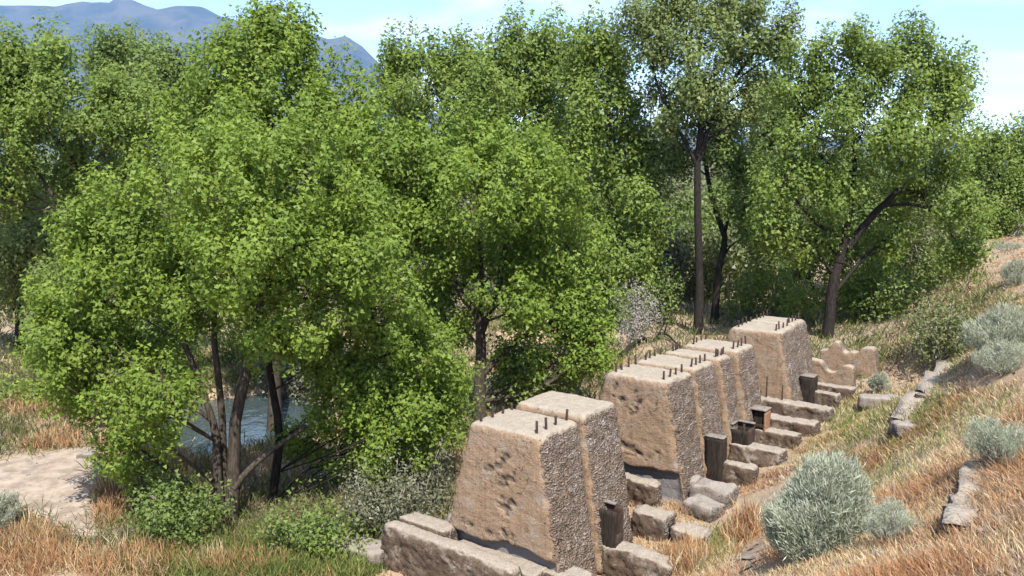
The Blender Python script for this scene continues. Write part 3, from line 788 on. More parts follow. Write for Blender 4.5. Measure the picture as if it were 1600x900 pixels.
# ------------------------------------------------------------------ trees
def scatter_crown(lobes, leaf, dens, seed, droop=0.3, slim=1.0):
    r = np.random.default_rng(seed)
    Ps, Ns, Ts, tips = [], [], [], []
    for (c, rad) in lobes:
        c = np.array(c); rad = np.array(rad)
        area = 4 * np.pi * ((rad[0] * rad[1]) ** 1.6 / 3 + (rad[0] * rad[2]) ** 1.6 / 3 + (rad[1] * rad[2]) ** 1.6 / 3) ** (1 / 1.6)
        ncl = int(np.clip(area / (leaf * 6.0) ** 2, 6, 90))
        dirs = norm(r.normal(size=(ncl, 3)))
        rr_ = r.uniform(0.30, 1.0, ncl) ** 0.55
        cc = c + dirs * rr_[:, None] * rad
        nl = max(4, int(dens * np.pi * rad[0] * rad[2] / (0.5 * leaf * leaf) / ncl))
        sig = np.array([1, 1, 1.7]) * leaf * r.uniform(1.4, 3.3, ncl)[:, None]
        g = r.normal(size=(ncl, nl, 3))
        g *= np.minimum(1, 1.9 / np.linalg.norm(g, axis=-1, keepdims=True))
        P = cc[:, None] + g * sig[:, None]
        out = norm((P - c) / rad)
        tint = np.clip(r.normal(0.5, 0.26, ncl)[:, None] + r.normal(0, 0.22, (ncl, nl)), 0, 1)
        Ps.append(P.reshape(-1, 3)); Ns.append(out.reshape(-1, 3)); Ts.append(tint.ravel()); tips.append(cc[:: max(1, ncl // 9)])
    P = np.concatenate(Ps); O_ = np.concatenate(Ns); T = np.concatenate(Ts)
    n = len(P)
    Nn = norm(r.normal(size=(n, 3)) * 0.75 + O_ * 0.5 + np.array([0.05, -0.3, 0.5]))
    D = r.normal(size=(n, 3)); D[:, 2] -= droop
    D = norm(D - Nn * np.sum(D * Nn, 1, keepdims=True))
    S = np.cross(Nn, D)
    Ls = leaf * r.uniform(0.75, 1.3, n)
    W = (Ls * slim * r.uniform(0.8, 1.05, n))[:, None]
    V = np.stack([P - S * W / 2, P + S * W / 2, P + D * Ls[:, None]], 1).reshape(-1, 3)
    Fq = np.arange(n * 3).reshape(-1, 3)
    return V, Fq, T, tips

def scatter_tufts(lobes, rt, leaf, dens, seed, droop=0.25):
    """Crown of compact leafy tufts set over each mass; returns mesh arrays, tints and some tuft centres per mass."""
    r = np.random.default_rng(seed)
    Ps, Os, Ts, tips = [], [], [], []
    for c, rad in lobes:
        c = np.array(c); rad = np.array(rad)
        m = float(np.mean(rad))
        nt = int(np.clip(2.2 * (m / rt) ** 2 + 5, 7, 62))
        dirs = norm(r.normal(size=(nt, 3)) + np.array([0, -0.18, 0.12]))
        q = np.where(r.uniform(size=nt) < 0.72, r.uniform(0.72, 1.04, nt), r.uniform(0.2, 0.75, nt))
        cc = c + dirs * q[:, None] * rad
        R_ = rt * r.uniform(0.6, 1.35, nt)
        ax = norm(dirs * 0.7 + np.array([0, 0, 0.9]) + r.normal(size=(nt, 3)) * .25)
        for i in range(nt):
            nl = max(6, int(dens * np.pi * R_[i] ** 2 / (0.5 * leaf * leaf)))
            g = norm(r.normal(size=(nl, 3))) * (r.uniform(0, 1, (nl, 1)) ** 0.42)
            g += 0.06 * r.normal(size=g.shape)
            along = (g @ ax[i])[:, None] * ax[i]
            P = cc[i] + R_[i] * (g + 0.75 * along)
            Ps.append(P); Os.append(norm(g * 0.9 + dirs[i] * 0.45))
            Ts.append(np.clip(r.normal(0.5, 0.17) + r.normal(0, 0.24, nl), 0, 1))
        k = r.permutation(nt)[:12]
        tips.append(np.c_[cc[k], R_[k]])
    P = np.concatenate(Ps); O_ = np.concatenate(Os); T = np.concatenate(Ts)
    n = len(P)
    Nn = norm(r.normal(size=(n, 3)) * 0.55 + O_ * 0.75 + np.array([0.05, -0.2, 0.35]))
    D = r.normal(size=(n, 3)); D[:, 2] -= droop
    D = norm(D - Nn * np.sum(D * Nn, 1, keepdims=True))
    S = np.cross(Nn, D)
    Ls = leaf * r.uniform(0.7, 1.3, n)
    W = (Ls * r.uniform(0.8, 1.05, n))[:, None]
    V = np.stack([P - S * W / 2, P + S * W / 2, P + D * Ls[:, None]], 1).reshape(-1, 3)
    return V, np.arange(n * 3).reshape(-1, 3), T, tips

def tree(label, px, Y, stems, lobes, leafmat='bright', leaf=0.10, dens=2.6, bark=None, seed=0, dY=0.55, name='cottonwood_tree', cat='tree', group='cottonwoods round the pond', twig=1.0, base_z=None, fork=0.25, tuft=21.0):
    """stems: list of (points (px, py, depth offset), r0, r1); lobes: (px, py, rx, ry[, depth offset]) as seen from the photograph, at Y metres."""
    r = np.random.default_rng(seed + 100)
    bark = bark or M_bark
    x0 = (px - 800) / F * Y
    z0 = tz(x0, Y) if base_z is None else base_z
    base = np.array([x0, Y, z0])
    root = empty(name, base)
    tag(root, label, cat, group)
    k = Y / F
    LB = []
    for lb in lobes:
        rx, ry = lb[2] * k, lb[3] * k
        off = lb[4] if len(lb) > 4 else r.uniform(-1, 1) * dY * rx * 1.3
        c = at(lb[0], lb[1], Y + off)
        LB.append((c, (rx, max(0.5 * (rx + ry), .3) * 0.95, ry)))
    leaf = leaf * 0.84
    V, Fq, T, tips = scatter_tufts(LB, tuft * k, leaf, 0.72 * dens, seed)
    # a leaf hangs no lower than the grass
    mesh_obj('crown', V - base, Fq, M_leaf[leafmat], parent=root, face_attr=T)
    # trunks
    TP, TR, tparts = [], [], []
    for pts, ra, rb in stems:
        P = []
        for q in pts:
            P.append(at(q[0], q[1], Y + (q[2] if len(q) > 2 else 0)))
        P = np.array(P)
        P = smooth_path(P, 14)
        P += 0.25 * ra * np.stack([vnoise(P * 1.1 + seed), vnoise(P * 1.1 + seed + 5), 0 * P[:, 0]], -1)
        tt = np.linspace(0, 1, len(P))
        rad = ra * (1 - tt) + rb * tt
        rad[0] *= 1.35; rad[1] *= 1.12
        tparts.append(tube(P, rad, 9)); TP.append(P); TR.append(rad)
    if not tparts:
        P = smooth_path(np.array([base - [0, 0, .3], base + [0, 0, 1.2], np.mean([c for c, _ in LB], 0)]), 12)
        rad = np.linspace(0.16, 0.06, len(P)) * Y / 30
        tparts.append(tube(P, rad, 8)); TP.append(P); TR.append(rad)
    tv, tf = join(tparts)
    mesh_obj('trunk', tv - base, tf, bark, parent=root, smooth=True)
    # limbs into each mass of leaves, then twigs to its plumes
    allP = np.concatenate([p[len(p) // 6:] for p in TP]); allR = np.concatenate([q[len(q) // 6:] for q in TR])
    for li, (c, rad) in enumerate(LB):
        c = np.array(c)
        hd = np.linalg.norm(allP[:, :2] - c[:2], axis=1)
        dd = np.linalg.norm(allP - c, axis=1) + 2.5 * np.clip(allP[:, 2] - (c[2] - 0.7 * hd), 0, None)
        j = int(np.argmin(dd)); a = allP[j]
        mid = 0.5 * (a + c) + np.array([0, 0, 0.12]) * np.linalg.norm(c - a) * r.uniform(-.6, 1) + r.normal(size=3) * 0.06 * np.linalg.norm(c - a)
        end = c + np.array([0, 0, rad[2] * 0.6])
        P = smooth_path([a, mid, c, end], 12)
        r0 = min(allR[j] * 0.6, 0.022 + 0.016 * np.linalg.norm(c - a)) * fork / 0.25
        parts = [tube(P, np.linspace(r0, 0.008 * max(1, Y / 25), len(P)), 6)]
        for tp in tips[li]:
            b = P[r.integers(len(P) // 3, len(P) - 2)]
            m2 = 0.5 * (b + tp[:3]) + r.normal(size=3) * 0.12
            tr = 0.011 * twig * max(1, Y / 22)
            parts.append(tube(smooth_path([b, m2, tp[:3] + np.array([0, 0, tp[3] * .6])], 6), np.linspace(tr * 1.3, tr * .4, 7), 4))
        bv, bf = join(parts)
        mesh_obj('limb', bv - base, bf, bark, parent=root, smooth=True)
    return root

# near left: many-stemmed cottonwood
tree('many-stemmed bright green cottonwood in front of the pond', 350, 17.0,
     [([(352, 850), (364, 760), (368, 660), (388, 560), (408, 470), (430, 360, .3), (440, 260, .4)], .155, .05),
      ([(346, 850, .1), (340, 760, .1), (338, 690, .2), (322, 630, .2), (290, 540, .3), (235, 430, .3)], .115, .04),
      ([(356, 850, .3), (352, 760, .4), (346, 650, .5), (336, 540, .5), (334, 440, .6), (330, 300, .6)], .10, .04),
      ([(364, 762, -.05), (395, 728, .1), (430, 700, .3), (480, 665, .6)], .075, .04)],
     [(220, 350, 120, 100), (380, 310, 140, 100), (330, 230, 80, 65), (300, 440, 140, 80, .5), (150, 460, 90, 75), (95, 555, 65, 75), (215, 560, 95, 70), (205, 690, 62, 72), (245, 630, 70, 55, -1.2), (140, 620, 45, 40),
      (470, 400, 100, 90), (470, 270, 90, 80), (545, 330, 80, 85), (440, 510, 80, 50, -.6), (170, 380, 70, 60), (400, 400, 100, 70, -1.4), (130, 525, 70, 50), (560, 430, 70, 60)],
     'bright', 0.098, 2.4, M_bark, 1, fork=0.19, twig=1.2)
tree('slender dark-stemmed cottonwood right of the many-stemmed one', 428, 18.2,
     [([(428, 870), (424, 790), (436, 690), (425, 610), (418, 540), (440, 480, .3), (480, 400, .5)], .12, .04)],
     [(600, 480, 80, 70), (580, 570, 90, 70), (640, 600, 62, 70), (620, 690, 70, 60), (540, 640, 60, 50), (500, 560, 70, 50), (650, 530, 50, 50), (480, 690, 45, 40, .6), (680, 640, 35, 40), (560, 700, 45, 40), (690, 570, 40, 50), (640, 670, 60, 50), (700, 610, 36, 44, .8)],
     'bright', 0.098, 2.3, M_darkbark, 2, fork=0.08)
# behind it
tree('tall bright cottonwood rising highest on the left, behind the many-stemmed tree', 430, 26.0, [([(430, 690), (428, 560), (420, 400), (415, 250), (420, 130)], .22, .06)],
     [(415, 90, 60, 60), (455, 90, 45, 50), (360, 130, 60, 60), (500, 135, 55, 60), (310, 170, 55, 50), (550, 190, 55, 65), (430, 190, 110, 70), (300, 240, 60, 60), (530, 270, 80, 70), (410, 45, 26, 26), (462, 62, 22, 24), (345, 80, 26, 28), (375, 270, 100, 70), (585, 250, 40, 60)],
     'bright', 0.135, 2.5, M_bark, 3)
tree('fork-trunked cottonwood standing just behind the nearest pier', 750, 24.5,
     [([(750, 665), (748, 590), (750, 505), (728, 470), (700, 420, .3), (670, 340, .4)], .20, .05), ([(751, 515), (772, 470), (785, 410), (800, 330, -.2), (820, 260)], .12, .04), ([(750, 520, .2), (752, 440, .4), (745, 330, .5)], .10, .04)],
     [(735, 235, 90, 60), (650, 280, 80, 80), (745, 320, 110, 75), (825, 310, 85, 75), (655, 380, 80, 60), (880, 400, 75, 70), (915, 480, 55, 55), (935, 535, 42, 42), (855, 490, 60, 50), (790, 400, 80, 50, .8), (610, 330, 60, 60), (600, 235, 60, 50), (850, 240, 60, 55), (700, 430, 55, 40, .9), (890, 555, 45, 35), (820, 560, 50, 40, .8), (690, 500, 60, 45, .6), (800, 470, 60, 45, -1.0)],
     'bright', 0.130, 2.4, M_bark, 4, twig=1.6)
# far left
tree('broad cottonwood with reddish leaning limbs at the left edge', 165, 31.0,
     [([(190, 580), (175, 450), (150, 330), (110, 250), (60, 180)], .22, .06), ([(165, 390), (120, 350), (80, 300), (40, 235)], .12, .04)],
     [(55, 110, 70, 50), (20, 160, 60, 50), (110, 150, 60, 50), (60, 210, 80, 55), (170, 200, 60, 50), (225, 190, 50, 45), (140, 265, 70, 50), (20, 280, 50, 55), (240, 250, 50, 45), (85, 85, 30, 25), (10, 90, 30, 30), (200, 150, 30, 25), (-60, 150, 70, 70), (-50, 280, 70, 70)],
     'mid', 0.15, 2.3, M_bark, 5)
tree('dark-trunked tree by the shaded clearing at the far left', 30, 34.0, [([(30, 552), (32, 500), (28, 430), (20, 350)], .22, .09)],
     [(40, 330, 70, 60), (10, 400, 60, 55), (80, 400, 60, 55), (45, 455, 55, 40), (-30, 440, 50, 60), (120, 340, 50, 50)], 'grey', 0.16, 2.1, M_darkbark, 6)
tree('small thin-trunked tree at the shaded bend of the dirt path', 150, 24.0, [([(150, 665), (150, 600), (145, 520), (120, 440)], .09, .04)],
     [(100, 470, 50, 50), (140, 420, 55, 45), (170, 500, 45, 45), (120, 600, 35, 40)], 'mid', 0.13, 2.0, M_darkbark, 7)
tree('blue-green tree standing alone before the mountain', 205, 62.0, [([(205, 420), (205, 250), (205, 120)], .3, .1)],
     [(200, 72, 36, 26), (180, 105, 40, 32), (228, 108, 38, 34), (160, 85, 22, 20), (248, 130, 32, 30), (205, 150, 60, 40), (275, 120, 24, 22), (290, 150, 26, 26)], 'dark', 0.26, 2.2, M_darkbark, 8)
# the back row
tree('pointed poplar whose top stands left of the dead limb', 660, 45.0, [([(660, 560), (662, 380), (665, 150)], .26, .07)],
     [(612, 105, 20, 36), (640, 95, 24, 34), (690, 95, 34, 36), (725, 85, 26, 40), (615, 165, 36, 45), (675, 160, 55, 50), (735, 150, 40, 55), (640, 230, 50, 55), (700, 230, 60, 50), (750, 220, 40, 50)], 'mid', 0.20, 2.4, M_bark, 9)
tree('dense poplar with two rounded tips beside the dead limb', 820, 43.0, [([(820, 560), (822, 380), (820, 120)], .26, .07)],
     [(785, 80, 28, 40), (815, 75, 26, 34), (850, 72, 28, 36), (880, 95, 26, 36), (800, 140, 55, 50), (865, 150, 55, 45), (775, 190, 40, 45), (840, 215, 60, 45), (905, 210, 45, 45), (880, 270, 50, 45)], 'mid', 0.195, 2.4, M_bark, 10)
tree('narrow poplar pressed against the left side of the tallest tree', 955, 40.0, [([(955, 545), (956, 380), (950, 120)], .24, .07)],
     [(912, 65, 20, 34), (940, 75, 18, 32), (915, 120, 36, 45), (965, 110, 30, 60), (985, 170, 45, 50), (930, 190, 50, 50), (1000, 240, 45, 55), (950, 270, 55, 55), (1025, 300, 34, 45), (985, 330, 55, 50), (930, 340, 45, 50), (1010, 380, 40, 40), (965, 400, 50, 50), (980, 455, 40, 35)], 'mid', 0.185, 2.5, M_bark, 11)
tree('tallest cottonwood with a straight bare dark trunk and open crown', 1090, 37.5,
     [([(1090, 545), (1092, 450), (1090, 340), (1090, 240), (1096, 180), (1075, 100), (1070, 20)], .21, .07), ([(1094, 250), (1110, 190), (1150, 120), (1190, 70)], .12, .05), ([(1090, 260), (1060, 200), (1030, 140), (1010, 60)], .09, .04)],
     [(1000, 30, 34, 34), (1050, 5, 50, 40), (1120, 10, 50, 38), (1180, 20, 40, 32), (1205, 60, 36, 28), (1226, 82, 24, 22), (1030, 85, 40, 34), (1095, 75, 48, 36), (1155, 80, 40, 34), (1055, 140, 45, 32), (1115, 140, 45, 32), (1170, 130, 30, 24), (1100, 185, 50, 24), (1040, 185, 28, 20), (1075, -45, 60, 40), (1150, -40, 50, 36), (1175, 165, 24, 18)],
     'grey', 0.165, 2.3, M_darkbark, 12, twig=1.3)
tree('dark crooked tree whose trunk kinks right of the straight bare trunk', 1118, 39.5,
     [([(1117, 540), (1118, 470), (1124, 410), (1132, 370), (1112, 310), (1100, 240)], .20, .10), ([(1128, 390), (1138, 340), (1150, 300)], .09, .05)],
     [(1150, 260, 40, 40), (1160, 320, 40, 40), (1120, 230, 40, 26), (1175, 370, 34, 34), (1060, 250, 26, 24), (1130, 200, 40, 24)], 'dark', 0.18, 1.9, M_darkbark, 13)
tree('spreading cottonwood with a thick leaning trunk at the right end of the row', 1293, 34.0,
     [([(1292, 570), (1294, 500), (1305, 430), (1325, 385), (1365, 335), (1410, 290), (1440, 230)], .25, .08), ([(1312, 410), (1325, 340), (1335, 270), (1330, 190)], .16, .06), ([(1380, 320), (1430, 320), (1480, 340)], .09, .04)],
     [(1268, 105, 42, 40), (1335, 78, 36, 36), (1378, 95, 28, 36), (1425, 72, 34, 36), (1455, 105, 32, 34), (1490, 140, 28, 30), (1415, 135, 55, 45), (1310, 145, 55, 45), (1250, 165, 45, 45), (1470, 180, 42, 36), (1350, 200, 70, 45), (1425, 220, 60, 45), (1270, 225, 60, 45), (1230, 290, 52, 45), (1300, 290, 55, 45), (1255, 365, 60, 50), (1475, 265, 45, 42), (1490, 330, 42, 44), (1440, 300, 50, 40), (1500, 395, 30, 40), (1400, 360, 50, 36, .8), (1210, 350, 40, 40)],
     'mid', 0.155, 2.2, M_darkbark, 14)
tree('rounded dark tree filling the gap behind the tallest tree and the leaning trunk', 1205, 50.0, [([(1205, 500), (1205, 330), (1205, 180)], .26, .08)],
     [(1200, 145, 26, 24), (1222, 175, 32, 32), (1190, 210, 40, 40), (1195, 285, 46, 46), (1165, 330, 40, 40), (1200, 390, 46, 46), (1160, 420, 36, 40), (1225, 440, 40, 40)], 'dark', 0.22, 2.2, M_darkbark, 15)
tree('lone round tree on the skyline at the right edge', 1565, 54.0, [([(1565, 400), (1563, 320), (1560, 240)], .26, .08)],
     [(1555, 225, 28, 24), (1588, 228, 26, 28), (1530, 255, 34, 32), (1575, 275, 40, 36), (1615, 270, 40, 46), (1535, 310, 36, 34), (1590, 325, 34, 30), (1545, 350, 30, 24), (1640, 320, 40, 40), (1590, 360, 24, 16)], 'mid', 0.21, 2.3, M_darkbark, 16)
tree('twin-stemmed tree behind the leaning trunk, its crown over the willows', 1375, 42.0, [([(1365, 540), (1362, 470), (1375, 400), (1400, 330)], .15, .06), ([(1285, 520), (1270, 450), (1255, 380)], .15, .06)],
     [(1380, 400, 50, 45), (1430, 380, 50, 45), (1340, 430, 36, 40), (1470, 400, 40, 40), (1250, 430, 40, 40), (1420, 440, 45, 36), (1300, 350, 50, 40), (1350, 330, 55, 45), (1400, 310, 55, 45), (1450, 335, 50, 45), (1320, 390, 45, 40), (1360, 270, 50, 40)], 'dark', 0.18, 1.8, M_darkbark, 17)
# beyond the pond
for (lab, px, Y, sd, lm) in [('shady tree beyond the pond, seen under the left edge crown', 90, 48, 18, 'grey'), ('shady tree beyond the pond behind the many-stemmed trunk', 250, 50, 19, 'dark'),
                             ('shady tree beyond the pond left of the fork-trunked tree', 570, 48, 20, 'dark'), ('shady tree beyond the pond behind the fork-trunked tree', 840, 52, 21, 'grey')]:
    tree(lab, px, Y, [([(px, 520), (px + 6, 430), (px - 6, 320)], .24, .09)],
         [(px - 50, 350, 50, 46), (px + 45, 345, 50, 46), (px, 290, 60, 46), (px - 40, 430, 45, 40), (px + 50, 425, 45, 40), (px, 400, 60, 46), (px + 90, 390, 40, 40), (px - 90, 400, 40, 40)], lm, 0.22, 1.9, M_darkbark, sd)

# ------------------------------------------------------------------ shrubs
def bush(label, px, py, w_px, h_px, Y=None, leafmat='willow', n=5, leaf=0.10, dens=1.6, seed=0, name='willow_shrub', group='shrubs under the trees', cat='shrub', stems=7, slim=1.0, lift=0.5):
    """Leafy shrub: several stems from one base, leaves in ragged plumes."""
    r = np.random.default_rng(seed + 500)
    if Y is None: base = hit(px, py)
    else:
        x = (px - 800) / F * Y; base = np.array([x, Y, tz(x, Y)])
    k = base[1] / F
    w, h = w_px * k, h_px * k
    root = empty(name, base); tag(root, label, cat, group)
    lobes = []
    for i in range(n * 3):
        a = r.uniform(0, 2 * np.pi); q = r.uniform(0, 1) ** .5
        x, y = np.cos(a) * q * w * .42, np.sin(a) * q * w * .42
        zz = h * r.uniform(0.25, 0.85) * (1 - 0.35 * q * q)
        lobes.append((base + np.array([x, y, zz]), np.array([w * .17, w * .17, h * .20]) * r.uniform(.7, 1.25)))
    V, Fq, T, tips = scatter_crown(lobes, leaf, dens, seed, slim=slim)
    mesh_obj('foliage', V - base, Fq, M_leaf[leafmat], parent=root, face_attr=T)
    parts = []
    for c, rd in lobes[:stems + 6]:
        parts.append(tube(smooth_path([base + r.normal(size=3) * [.1 * w, .1 * w, 0] - [0, 0, .05], 0.5 * (base + c) + r.normal(size=3) * .08 * h, c + [0, 0, rd[2]]], 7), np.linspace(.02, .006, 7) * max(1, base[1] / 22), 5))
    sv, sf = join(parts)
    mesh_obj('stems', sv - base, sf, M_twig, parent=root, smooth=True)
    return root

US = [
 ('low dim shrub on the far edge of the pond straight behind the many-stemmed trunk', 395, 610, 130, 55, 33., 'dark', 6, .12),
 ('dim reedy shrub on the far edge of the pond left of the many-stemmed trunk', 235, 640, 130, 110, 30.5, 'dark', 7, .12),
 ('dim reedy shrub on the far edge of the pond right of the slender cottonwood', 470, 640, 140, 110, 30.5, 'scrub', 7, .12),
 ('round green willow at the foot of the leaning trunk, right of it', 1370, 585, 90, 90, 36.5, 'mid', 6, .11),
 ('broad dark willow closing the right thicket down to the dry grass', 1415, 560, 120, 110, 39., 'dark', 7, .11),
 ('green willow at the lower right corner of the thicket, against the slope', 1470, 572, 90, 110, None, 'willow', 7, .11),
 ('low bright shrub tucked left of the leaning trunk', 1262, 560, 60, 70, 37., 'bright', 5, .11),
 ('leafy dark shrub filling the bank between the slender cottonwood and the fork-trunked tree', 560, 770, 170, 130, 20.5, 'dark', 8, .09),
 ('sunlit leafy shrub on the bank just left of the fork-trunked tree', 660, 720, 130, 130, 22., 'mid', 7, .09),
 ('shrub in the shade right behind the two nearest piers', 850, 640, 120, 110, 25., 'dark', 7, .10),
 ('dark leafy shrub at the foot of the many-stemmed tree, left side', 285, 850, 150, 120, None, 'dark', 6, .07),
 ('low green shrub right of the many-stemmed trunk', 470, 872, 150, 90, None, 'dark', 6, .07),
 ('grey-green scrubby bush on the pond bank left of the nearest pier', 610, 850, 150, 150, None, 'scrub', 7, .075),
 ('bushy shrub hard against the nearest pier on its left', 665, 800, 90, 140, None, 'scrub', 5, .08),
 ('low sunny green weeds-like shrub left of the long front sill', 530, 880, 110, 60, None, 'mid', 5, .08),
 ('dark shrub below the fork-trunked tree, left of its trunk', 690, 690, 110, 120, None, 'dark', 6, .10),
 ('dark shrub below the fork-trunked tree, right of its trunk', 815, 620, 130, 110, 26.5, 'dark', 6, .11),
 ('mottled shrub left of the middle piers', 900, 610, 110, 90, 29., 'scrub', 6, .11),
 ('silvery bare-branched shrub left of the middle piers, near the fallen limb', 995, 520, 70, 100, 36., 'silver', 5, .09),
 ('leafy shrub behind the middle piers, left of the bare trunk', 1040, 520, 80, 100, 40., 'dark', 5, .14),
 ('leafy shrub between the crooked trunk and the far pier', 1175, 520, 90, 90, 40., 'mid', 6, .14),
 ('low bright shrub behind the farthest pier', 1240, 530, 70, 80, 39., 'mid', 5, .14),
 ('yellow-green willow right of the leaning trunk', 1345, 545, 70, 100, 37., 'bright', 6, .13),
 ('tall pale willow in the middle of the right thicket', 1430, 560, 110, 160, 39., 'willow', 8, .13),
 ('dark willow low in the right thicket, before the pale willow', 1400, 572, 110, 90, 35.5, 'dark', 6, .12),
 ('willow at the hill edge of the right thicket', 1480, 545, 80, 140, 40., 'willow', 6, .13),
 ('sunlit yellowish willow at the top of the right thicket', 1455, 470, 90, 80, 46., 'willow', 6, .15),
 ('pale green bush on the slope above the ruined wall', 1485, 530, 60, 60, None, 'willow', 4, .10),
 ('feathery bush by the skyline path at right', 1590, 368, 60, 40, None, 'mid', 4, .12),
 ('dim thicket bush on the far pond bank below the slender cottonwood', 540, 560, 150, 120, 41., 'scrub', 6, .15),
 ('dim thicket bush on the far pond bank behind the many-stemmed trunk', 420, 570, 130, 80, 42., 'dark', 6, .15),
 ('dim thicket bush on the far pond bank left of the many-stemmed trunk', 250, 590, 140, 110, 40., 'dark', 6, .14),
 ('dim thicket bush on the far pond bank behind the fork-trunked tree', 700, 560, 170, 130, 42., 'scrub', 7, .15),
 ('sunlit green bush at the far left clearing', 30, 640, 110, 46, None, 'mid', 5, .10),
]
for i, (lab, px, py, w, h, Y, lm, n, lf) in enumerate(US):
    bush(lab, px, py, w, h, Y, lm, n, lf, 1.5, i, slim=0.6 if lm in ('willow', 'scrub', 'silver') else 1.0)

# undergrowth between and beyond the trunks
BG = [(1030, 470, 47, 'scrub'), (1075, 480, 49, 'dark'), (960, 500, 46, 'scrub'), (1145, 470, 46, 'willow'), (600, 545, 56, 'dark'), (690, 535, 60, 'scrub'), (780, 540, 54, 'dark'), (860, 545, 50, 'scrub'), (930, 535, 56, 'dark'), (1000, 500, 62, 'scrub'), (1065, 490, 66, 'willow'), (1130, 490, 60, 'dark'),
      (60, 500, 60, 'scrub'), (170, 500, 58, 'dark'), (330, 500, 62, 'scrub'), (470, 500, 58, 'dark'), (1240, 480, 56, 'scrub'), (1330, 480, 58, 'dark')]
SPOT = ['left of the bare straight trunk, low and open', 'right behind the bare straight trunk', 'left of the fallen crooked limb', 'right behind the kinked trunk', 'beyond the fork-trunked tree on its left', 'directly beyond the fork-trunked tree', 'beyond the fork-trunked tree on its right', 'beyond the mottled shrub', 'beyond the silvery bare-branched shrub', 'beyond the fallen crooked limb', 'just left of the straight bare trunk', 'just right of the crooked trunk',
        'at the far left beyond the clearing', 'beyond the small thin-trunked tree', 'beyond the many-stemmed tree', 'beyond the slender leaning cottonwood', 'beyond the farthest pier', 'beyond the leaning trunk']
for i, ((px, py, Y, lm), sp_) in enumerate(zip(BG, SPOT)):
    bush(('tall dark' if lm == 'dark' else 'tall dusty') + ' thicket bush far back, ' + sp_, px, py, 120, 130, Y, lm, 6, .20, 1.7, 60 + i)
r = np.random.default_rng(77)
LB = []
for i in range(260):
    y = r.uniform(80, 210); x = r.uniform(-.72, .4) * y
    h_ = r.uniform(3, 8)
    for q in range(3):
        LB.append((np.array([x + r.normal() * 2, y + r.normal() * 2, tz(x, y) + h_ * r.uniform(.3, .75)]), np.array([h_ * .35, h_ * .35, h_ * .32])))
V, Fq, T, tips = scatter_crown(LB, 0.75, 1.5, 78)
tag(mesh_obj('far_woodland', V, Fq, M_leaf['scrub'], face_attr=T), 'far belt of dusty green woodland across the valley', kind='stuff')

def sage(label, px, py, w_px, h_px, seed=0, tips=220, Y=None, leafmat='sage', per=64):
    """Rabbitbrush: a dome of upright brooms of narrow grey leaves over bare dark stems."""
    r = np.random.default_rng(seed + 900)
    base = hit(px, py)
    k = base[1] / F
    w, h = w_px * k * .96, h_px * k * .86
    root = empty('sagebrush', base); tag(root, label, 'sagebrush', 'grey sagebrush on the slope')
    a = r.uniform(0, 2 * np.pi, tips); q = r.uniform(0, 1, tips) ** .5
    x, y = np.cos(a) * q * w * .5, np.sin(a) * q * w * .5
    lob = 0.80 + 0.36 * vnoise(xyz(x * 2.2 / max(w, .4) * 1.6 + seed, y * 3.2 / max(w, .4)))
    top = h * lob * np.sqrt(np.clip(1 - 0.8 * q ** 2.4, 0.05, 1))
    lo = r.uniform(0, 1, tips) < 0.30
    top[lo] *= r.uniform(0.45, 0.8, lo.sum())
    C = np.stack([x, y, top], -1)
    dirs = norm(np.stack([x * 0.8, y * 0.8, np.full(tips, .55 * w) + 0.2 * h], -1) + r.normal(size=(tips, 3)) * .12)
    P = (C - dirs * (0.30 * h) * r.uniform(.5, 1, (tips, 1)))[:, None] + dirs[:, None] * (r.uniform(0, .30, (tips, per, 1)) * h)
    P = P + r.normal(size=P.shape) * 0.032 * w
    D = norm(dirs[:, None] * 1.0 + r.normal(size=P.shape) * .38)
    P = P.reshape(-1, 3); D = D.reshape(-1, 3)
    P[:, 2] = np.maximum(P[:, 2], 0.03 * h)
    S = norm(np.cross(D, r.normal(size=D.shape)))
    n = len(P)
    Ls = h * r.uniform(.06, .12, n)
    T = np.clip(r.normal(.5, .2, tips)[:, None] + r.normal(0, .2, (tips, per)), 0, 1).ravel()
    V, Fq = kites(P, D, S, Ls, np.maximum(Ls * .11, 0.0065 * base[1] / 14), .5)
    mesh_obj('foliage', V, Fq, M_leaf[leafmat], parent=root, face_attr=T)
    parts = []
    for c in C[::4]:
        b0 = np.array([c[0] * .12, c[1] * .12, -.05])
        parts.append(tube(smooth_path([b0, np.array([c[0] * .65, c[1] * .65, c[2] * .35]), c * [.95, .95, .85]], 6), np.linspace(.017, .005, 7)[:len(smooth_path([b0, b0, c], 6))], 4))
    sv, sf = join(parts)
    mesh_obj('stems', sv, sf, M_twig, parent=root, smooth=True)
    return root
sage('largest round sagebrush beside the sill ends at the foot of the slope', 1278, 866, 168, 160, 1, 680, per=95)
sage('small sagebrush with bare stems right of the largest one', 1398, 845, 96, 66, 2, 170)
sage('wide pale sagebrush at the right edge above the short broken wall', 1572, 728, 130, 84, 3, 280)
sage('big grey sagebrush high on the right edge of the slope', 1562, 560, 110, 92, 4, 320)
sage('grey sagebrush just below the high one, nearer the ruined wall', 1568, 582, 90, 50, 5, 180)
sage('sagebrush on the orange bank near the skyline', 1590, 444, 50, 40, 6, 120)
sage('flat sagebrush at the very top of the orange bank', 1574, 392, 50, 16, 7, 90)
sage('small lone sagebrush past the notched walls', 1373, 614, 34, 40, 8, 110)
sage('tall sagebrush cut by the left edge beside the dirt path', -8, 836, 80, 90, 9, 170)

